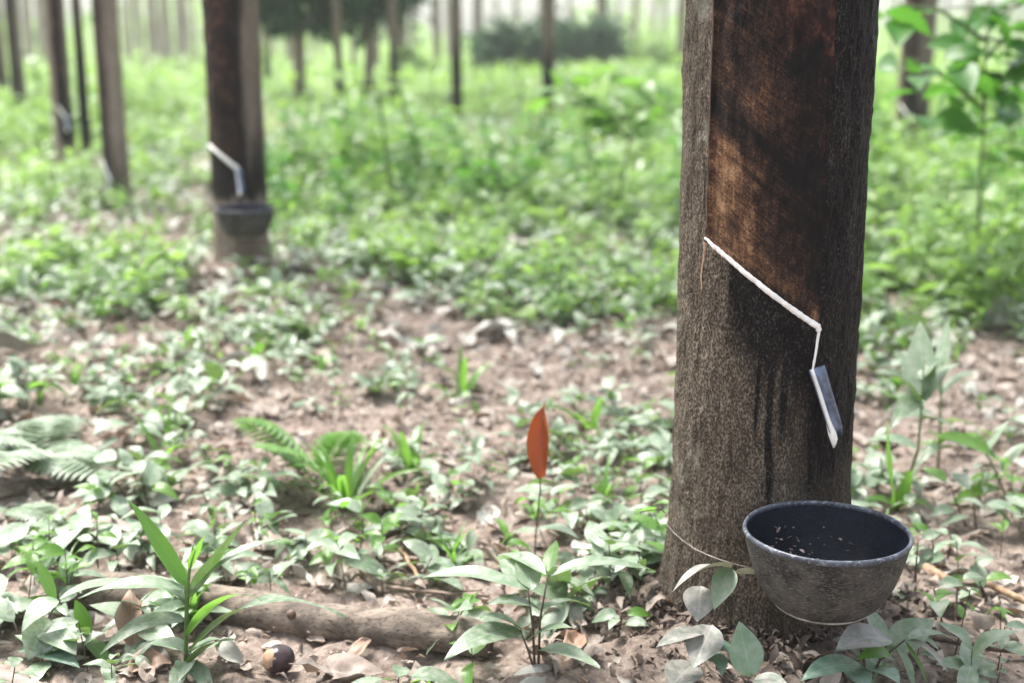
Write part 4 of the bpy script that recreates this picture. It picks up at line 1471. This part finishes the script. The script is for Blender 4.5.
def tuft(px, py, n, L, label, mats=None, seed=0, w=0.010, group='grass tufts of the forest floor'):
    r_ = random.Random(seed)
    b0 = on_ground(px, py)
    P = Plant(b0)
    mats = mats or [M_leaf_fresh, M_leaf]
    for i in range(n):
        a = i * 2.4 + r_.uniform(-.4, .4)
        e = r_.uniform(0.35, 1.3)
        l = L * r_.uniform(.6, 1.15)
        A = b0 + Vector((math.cos(a), math.sin(a), 0)) * .006 - Vector((0, 0, .004))
        B = A + Vector((math.cos(a) * math.cos(e), math.sin(a) * math.cos(e), math.sin(e) * .8)) * l
        px_leaf(P.leaf, A, B, 0, 0, w * r_.uniform(.7, 1.3), r_.uniform(.12, .3), prof_blade, r_.gauss(0, .4), nl=10, nw=2, m=0 if r_.random() < .7 else 1)
    return P.build('grass_tuft', label, 'grass tuft', mats, M_stem, group)


tuft(345, 506, 26, .15, 'bright green grass tuft with dry base left of the red leaf', None, 1, .010)
tuft(462, 400, 9, .12, 'small upright grass tuft on bare soil above the red leaf', None, 2, .012)
tuft(410, 470, 12, .10, 'low grass tuft between the fern and the red leaf', None, 3, .010)
tuft(880, 560, 10, .08, 'short grass tuft touching the right rim of the bowl', None, 4, .008)
tuft(590, 430, 10, .09, 'grass tuft on soil midway between red leaf and nearest trunk', None, 5, .010)

for a in [
    (585, 525, .045, 9, .042, 'bushy little seedling with sharp pale leaves right of the red leaf stem', 3),
    (600, 545, .05, 8, .038, 'lower seedling with thin brown stems between red leaf and trunk', 2),
    (640, 600, .05, 4, .040, 'sparse seedling with one large leaf leaning on the nearest trunk', 1),
    (618, 648, .03, 5, .030, 'tiny pale seedling on the bare soil mound left of the nearest trunk', 1),
    (440, 640, .045, 6, .040, 'seedling with round leaves at the right end of the log', 2),
    (398, 690, .03, 6, .052, 'large leaved low seedling in front of the log end', 1),
    (468, 500, .05, 10, .040, 'dense low seedling clump left of the red leaf', 3),
    (430, 540, .035, 6, .042, 'seedling beside the dark diagonal twig', 2),
    (378, 560, .03, 5, .050, 'low wide leaved plant left of the dark diagonal twig', 1),
    (230, 500, .05, 8, .045, 'seedling in front of the bright fern', 2),
    (150, 520, .06, 8, .055, 'leafy seedling behind the tall broad grass', 2),
    (85, 560, .05, 7, .05, 'seedling between the left weed and the broken log end', 2),
    (215, 560, .04, 6, .04, 'small seedling behind the log, right of the tall grass', 1),
    (300, 560, .03, 5, .035, 'small seedling on litter behind the middle of the log', 1),
    (655, 530, .03, 5, .035, 'small seedling touching the left flank of the nearest trunk', 2),
    (945, 560, .05, 7, .040, 'seedling on litter right of the bowl', 2),
    (1000, 600, .04, 6, .040, 'seedling near the lower right edge', 2),
    (960, 640, .05, 6, .042, 'thin stemmed seedling in the lower right corner litter', 2),
    (915, 600, .07, 3, .030, 'bare dark stemmed sprout close to the right side of the bowl', 1),
    (985, 535, .06, 6, .045, 'seedling below the fresh green grass at right', 2),
    (120, 460, .06, 10, .055, 'broad seedling right of the larger left fern', 3),
    (190, 430, .05, 10, .06, 'spreading pale seedling in the blurred left middle', 3),
    (520, 470, .04, 8, .045, 'pale seedling just left of the orange red leaf', 3),
    (640, 490, .04, 7, .040, 'low seedling on soil left of the trunk at cup height', 2),
]:
    seedling(a[0], a[1], a[2], a[3], a[4], a[5], seed=int(a[0]) % 17, stems=a[6])

seedling(18, 430, .07, 9, .075, 'fresh green plant at the left edge above the ferns', seed=4, stems=3, mats=[M_leaf, M_leaf_fresh])
seedling(880, 360, .07, 8, .06, 'bright green seedling close to the right flank of the nearest trunk', seed=6, stems=2, mats=[M_leaf_fresh, M_leaf])


# saplings in the middle distance
def sapling(px, py, stem_px, label, clusters, L, nper, seed, mat, Y=None):
    base = ground(px, py) if Y is None else Vector(at(px, py, Y))
    base.z = hgt(base.x, base.y)
    Y = base.y
    base = at(px, py, Y) if False else base
    r_ = random.Random(seed)
    P = Plant(base)
    top = None
    for path in stem_px:
        pts = [at(x_, y_, Y + dy) for x_, y_, dy in path]
        if path[0][1] > 150: pts[0] = base - Vector((0, 0, .02))
        tube(P.stem, pts, np.linspace(.006, .003, len(pts)), 7)
    for (cx, cy, dy, n, sp) in clusters:
        c = at(cx, cy, Y + dy)
        for i in range(int(n * 1.9)):
            a = i * 2.4 + r_.uniform(-.5, .5)
            e = r_.gauss(-0.3, .35)
            l = L * r_.uniform(.65, 1.15)
            A = c + Vector((r_.gauss(0, sp), r_.gauss(0, sp), r_.gauss(0, sp * .5)))
            d = Vector((math.cos(a) * math.cos(e), math.sin(a) * math.cos(e), math.sin(e)))
            tube(P.stem, [c, (A + c) / 2 + Vector((0, 0, .004)), A], .0014, 5)
            px_leaf(P.leaf, A, A + d * l, 0, 0, l * .48, r_.uniform(.03, .15), prof_oval, r_.gauss(0, .4), nl=8, m=0)
    return P.build('sapling', label, 'sapling', [mat], M_stem, 'leafy saplings behind the nearest trunk')


sapling(612, 232, [[(612, 232, 0), (622, 180, 0), (630, 140, 0), (634, 105, 0)], [(630, 140, 0), (600, 112, .05), (570, 105, .1)], [(634, 112, 0), (660, 100, -.1)]],
        'small sapling with broad fresh leaves left of the nearest trunk', [(575, 88, .1, 7, .05), (600, 108, .0, 6, .05), (640, 92, .1, 9, .07), (660, 115, -.1, 5, .05), (622, 118, 0, 6, .06), (590, 120, .1, 4, .05)],
        .115, 6, 3, M_leaf_fresh)
sapling(978, 320, [[(976, 320, 0), (978, 240, 0), (980, 180, 0), (984, 120, 0), (985, 60, 0), (990, 0, 0)], [(984, 110, 0), (950, 80, -.05), (915, 60, -.15)], [(985, 40, 0), (940, 10, -.1), (900, 5, -.2)], [(985, 60, 0), (1020, 20, 0)]],
        'taller sapling with large bright leaves at the upper right edge',
        [(985, 85, 0, 9, .07), (955, 78, -.1, 5, .05), (902, 70, -.15, 2, .03), (888, 18, -.2, 2, .03), (950, 8, -.1, 2, .05), (1005, 40, 0, 8, .08), (1015, 8, 0, 6, .07), (975, 125, .0, 3, .05), (1000, 100, .1, 4, .06)],
        .125, 6, 5, M_leaf_sap, Y=3.35)


# shrubs, and the bushy low crown
def bush(px, py, wx, z0, z1, n, L, label, mat, seed, name='shrub', cat='shrub', trunk=False, dep=None):
    r_ = np.random.default_rng(seed)
    p = ground(px, py)
    w = wx / F * p.y
    acc = Acc()
    k = 14
    cl = np.stack([r_.uniform(-.5, .5, k) * w, r_.uniform(-.3, .3, k) * w, z0 + (z1 - z0) * r_.uniform(.15, .85, k)], 1)
    idx = r_.integers(0, k, n)
    P = cl[idx] + r_.normal(0, 1, (n, 3)) * [w * .13, w * .13, (z1 - z0) * .17]
    P[:, 2] = np.maximum(P[:, 2], max(0.02, z0 - 0.05))
    place(acc, TP['oval_mid'][1], P, rot(r_.uniform(0, 6.28, n), r_.normal(-.2, .5, n), r_.normal(0, .5, n)), r_.uniform(.7, 1.2, n) * L)
    root = thing(name, label, cat, (p.x, p.y, hgt(p.x, p.y)))
    link('crown' if trunk else 'foliage', acc.mesh('foliage', [mat]), root)
    a2 = Acc()
    if trunk:
        tube(a2, [(0, 0, -.05), (.03, 0, .6), (0, .03, z0 + .3), (.02, 0, z1)], [.06, .05, .045, .02], 8)
        link('trunk', a2.mesh('trunk', [M_bark_far]), root)
    else:
        for i in range(0, k, 3):
            tube(a2, [(0.1 * cl[i][0], 0.1 * cl[i][1], -.03), tuple(cl[i] * .6), tuple(cl[i])], [.02, .015, .006], 6)
        tag(link('branches', a2.mesh('branches', [M_twig]), root))
    return root


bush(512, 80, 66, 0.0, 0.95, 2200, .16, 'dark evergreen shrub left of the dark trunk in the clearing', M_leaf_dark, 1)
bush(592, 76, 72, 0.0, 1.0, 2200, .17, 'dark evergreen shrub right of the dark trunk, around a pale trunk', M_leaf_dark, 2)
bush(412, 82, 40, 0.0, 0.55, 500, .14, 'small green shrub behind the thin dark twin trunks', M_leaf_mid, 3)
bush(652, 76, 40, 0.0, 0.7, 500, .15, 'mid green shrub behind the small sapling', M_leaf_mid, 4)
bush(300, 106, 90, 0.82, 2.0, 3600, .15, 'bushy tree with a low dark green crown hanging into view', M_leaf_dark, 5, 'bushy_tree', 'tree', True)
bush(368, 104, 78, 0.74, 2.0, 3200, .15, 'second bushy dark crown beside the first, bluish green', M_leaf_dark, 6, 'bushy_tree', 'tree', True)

# ------------------------------------------------------------------ log, seed, single dead leaves, sticks
p0, p1 = on_ground(62, 606), on_ground(492, 648)
acc = Acc()
k = 44
pts, rads = [], []
for i in range(k):
    t = i / (k - 1)
    q = p0.lerp(p1, t)
    rr = 0.0265 - 0.004 * t + 0.0016 * math.sin(t * 17) + 0.0012 * math.sin(t * 41)
    q.z = hgt(q.x, q.y) * 0.3 + rr * 0.62 + 0.003 * math.sin(t * 9)
    q.y += 0.010 * math.sin(t * 5)
    pts.append(q); rads.append(rr)
tube(acc, pts, rads, 28)
V = acc.V[0]
c = np.repeat(np.concatenate([[0], np.arange(k), [k - 1]]), 28)
ctr = np.array([tuple(p) for p in pts])[c]
d = V - ctr
V += d * (0.10 * vn(V[:, 0] * 30, V[:, 1] * 60, V[:, 2] * 60, 91) + 0.05 * vn(V[:, 0] * 110, V[:, 1] * 180, V[:, 2] * 180, 92))[:, None]
root = thing('fallen_log', 'fallen brown branch lying across the left foreground', 'log', p0)
link('bark', acc.mesh('bark', [M_log], tuple(p0)), root)
acc = Acc()
kn = pts[24] + Vector((0.0, -0.018, 0.014))
tube(acc, [kn, kn + Vector((0, -.004, .003)), kn + Vector((0, -.006, .0045))], [.006, .005, .002], 10)
link('knot', acc.mesh('knot', [M_stem_brown], tuple(p0)), root)

sb = on_ground(279, 668)
root = thing('seed', 'glossy dark round seed with a pale broken side, against the log', 'seed', (sb.x, sb.y, sb.z + 0.015))
a = np.linspace(0, PI, 18); bb = np.linspace(0, 2 * PI, 28, endpoint=False)
A, B = np.meshgrid(a, bb, indexing='ij')
rr = 0.0175 * (1 + 0.05 * vn(np.sin(A) * np.cos(B) * 2, np.sin(A) * np.sin(B) * 2, np.cos(A) * 2, 95))
V = np.stack([rr * np.sin(A) * np.cos(B) * 1.05, rr * np.sin(A) * np.sin(B), rr * np.cos(A) * 0.95], -1).reshape(-1, 3)
Q = grid_quads(18, 28, 0, True)[:, ::-1]
cen = V[Q].mean(1)
dirn = np.array([-0.75, -0.55, 0.40]); dirn /= np.linalg.norm(dirn)
pale = (cen @ dirn) / 0.0175 > 0.70
def submesh(mask, nm, mat, push=0.0):
    u, inv = np.unique(Q[mask], return_inverse=True)
    return mesh_np(nm, V[u] * (1 + push), inv.reshape(-1, 4), mats=[mat])
link('shell', submesh(~pale, 'shell', M_seed), root)
link('flesh', submesh(pale, 'flesh', M_seed_b, -0.02), root)


def dead_leaf(px, py, L, az, label, mat, tilt=0.1, roll=0.1, w=0.5, seed=0, up=0.008, cat='dead leaf', curl=.2, name='fallen_leaf', prof=prof_oval):
    p = on_ground(px, py, up)
    V, Q, U = leaf_tpl(14, 8, w, prof, .15, .6, .12, seed, curl)
    M = rot(az, tilt, roll)
    V2 = (V - [0.5, 0, 0]) * L @ M.T
    o = link(name, mesh_np(name, V2, Q, U, [mat]), None, p)
    md = o.modifiers.new('thick', 'SOLIDIFY'); md.thickness = 0.0006
    return tag(o, label, cat, 'single fallen leaves')


dead_leaf(132, 646, .075, 1.9, 'brown pointed dead leaf standing against the log', M_dead_brown, .75, .3, .62, 3, .03)
dead_leaf(150, 672, .05, .4, 'dark rust brown curled leaf at the bottom, left of the tall grass', M_dead_brown, .1, .4, .7, 4)
dead_leaf(112, 554, .10, .1, 'large beige dead leaf lying behind the log end', M_dead, .1, .15, .5, 5, .014)
dead_leaf(70, 558, .055, .9, 'pointed beige dead leaf left of the large beige one', M_dead, .4, .1, .6, 6, .016)
dead_leaf(85, 655, .09, .3, 'pale tan leaf lying flat under the lower left weed', M_dead_pale, .05, .1, .55, 7)
dead_leaf(246, 392, .15, 2.3, 'whitish dry leaf in the blurred left middle', M_dead_pale, .25, .5, .4, 8, .03)
dead_leaf(12, 386, .17, .1, 'large whitish leaf propped at the left edge above the fern', M_dead_pale, .35, -.5, .5, 9, .06)
dead_leaf(497, 344, .13, .1, 'whitish flat leaf on the bare soil in the middle', M_dead_pale, .15, -.2, .6, 10, .02)
dead_leaf(352, 676, .075, .2, 'cream colored dead leaf just below the log', M_dead, .15, .2, .7, 11, .012)
dead_leaf(360, 655, .045, .9, 'small orange brown leaf stuck on the log bottom', M_dead_brown, .4, .2, .4, 12, .012)
dead_leaf(575, 655, .09, 1.2, 'narrow grey brown leaf on the soil mound by the nearest trunk', M_dead_brown, .1, .2, .3, 13)
dead_leaf(232, 588, .07, .5, 'flat beige leaf resting behind the log, right of the grass', M_dead, .1, .1, .6, 14)
dead_leaf(300, 582, .05, 2.6, 'curled light leaf standing behind the log', M_dead_pale, .5, .4, .4, 15, .012)
dead_leaf(945, 615, .075, .4, 'tan dead leaf on the litter right of the bowl', M_dead, .1, .1, .5, 16)
dead_leaf(960, 580, .09, 2.6, 'long pale dead leaf lying right of the bowl', M_dead_pale, .05, .1, .22, 17)
dead_leaf(1000, 330, .18, .4, 'big whitish leaf in the blurred right middle', M_dead_pale, .3, .3, .45, 18, .04)
dead_leaf(940, 345, .12, 1.4, 'grey leaf on soil behind the tall pale grass', M_dead_pale, .2, .2, .45, 19, .02)


def stick(a, b_, r0, r1, label, mat=None, lift=.012, name='stick'):
    A, B = on_ground(*a), on_ground(*b_)
    acc = Acc()
    pts = []
    L = (B - A).length
    for i in range(9):
        t = i / 8
        q = A.lerp(B, t)
        q += Vector((random.uniform(-1, 1), random.uniform(-1, 1), 0)) * L * .012
        q.z = hgt(q.x, q.y) + lift + r0 * .5
        pts.append(q)
    tube(acc, pts, np.linspace(r0, r1, 9), 9)
    o = link(name, acc.mesh(name, [mat or M_twig], tuple(A)), None, A)
    return tag(o, label, 'stick', 'single dry sticks')


stick((372, 548), (452, 504), .0042, .003, 'dark grey diagonal stick left of the red leaf', M_stem_brown)
stick((396, 548), (420, 586), .0032, .0025, 'straight beige stick pointing at the log', M_groove)
stick((385, 594), (488, 606), .0026, .0018, 'thin brown twig lying behind the log end')
stick((925, 580), (964, 604), .006, .005, 'short thick beige stick right of the bowl', M_groove)
stick((978, 590), (1040, 622), .005, .004, 'pale stick at the right edge', M_groove)
stick((900, 655), (1030, 668), .005, .004, 'dark stick in the lower right corner', M_stem_brown)
stick((0, 520), (100, 500), .003, .002, 'dark twig under the left ferns', M_stem_brown)
stick((640, 478), (672, 500), .0028, .002, 'grey twig leading to the nearest trunk')
stick((560, 320), (690, 330), .006, .004, 'blurred grey stick on soil behind the nearest trunk')

# ------------------------------------------------------------------ haze
V = np.array([(x, y, z) for x in (-150, 150) for y in (-20, 160) for z in (-2.0, 8.5)], float)
Q = np.array([(0, 1, 3, 2), (4, 6, 7, 5), (0, 4, 5, 1), (2, 3, 7, 6), (0, 2, 6, 4), (1, 5, 7, 3)])
hm, nt = newmat('haze')
pv = nt.nodes.new('ShaderNodeVolumePrincipled')
pv.inputs['Color'].default_value = (0.95, 0.97, 0.96, 1)
pv.inputs['Density'].default_value = 0.0026
pv.inputs['Anisotropy'].default_value = 0.0
om = nt.nodes.new('ShaderNodeOutputMaterial')
nt.links.new(pv.outputs[0], om.inputs['Volume'])
hz = link('haze', mesh_np('haze', V, Q, mats=[hm], smooth=False))
tag(hz, 'thin pale haze between the trunks', None, None, 'stuff')

# ------------------------------------------------------------------ light
SUN_EL, SUN_AZ = R(64), R(-48)      # azimuth from +Y towards +X
w = bpy.data.worlds.new("World")
sc.world = w
w.use_nodes = True
nt = w.node_tree
bg = nt.nodes['Background']
sky = nt.nodes.new('ShaderNodeTexSky')
sky.sky_type = 'NISHITA'
sky.sun_disc = False
sky.sun_elevation = SUN_EL
sky.sun_rotation = SUN_AZ
sky.dust_density = 4.0
sky.air_density = 1.0
hs = nt.nodes.new('ShaderNodeHueSaturation')
hs.inputs['Saturation'].default_value = 0.45
nt.links.new(sky.outputs[0], hs.inputs['Color'])
nt.links.new(hs.outputs[0], bg.inputs['Color'])
bg.inputs['Strength'].default_value = 0.09
sun = bpy.data.lights.new("sun", 'SUN')
sun.energy = 2.2
sun.angle = R(18)
sun.color = (1.0, 0.96, 0.90)
so = link('sun', sun)
d = Vector((math.sin(SUN_AZ) * math.cos(SUN_EL), math.cos(SUN_AZ) * math.cos(SUN_EL), math.sin(SUN_EL)))
so.rotation_euler = d.to_track_quat('Z', 'Y').to_euler()

# ------------------------------------------------------------------ render settings
sc.view_settings.view_transform = 'Standard'
sc.view_settings.look = 'None'
sc.view_settings.gamma = 1
sc.view_settings.use_curve_mapping = False
sc.view_settings.exposure = 2.2
sc.render.engine = 'CYCLES'
c = sc.cycles
c.max_bounces = 6
c.diffuse_bounces = 3
c.glossy_bounces = 2
c.transmission_bounces = 3
c.transparent_max_bounces = 4
c.volume_bounces = 1
c.caustics_reflective = False
c.caustics_refractive = False
c.use_denoising = True
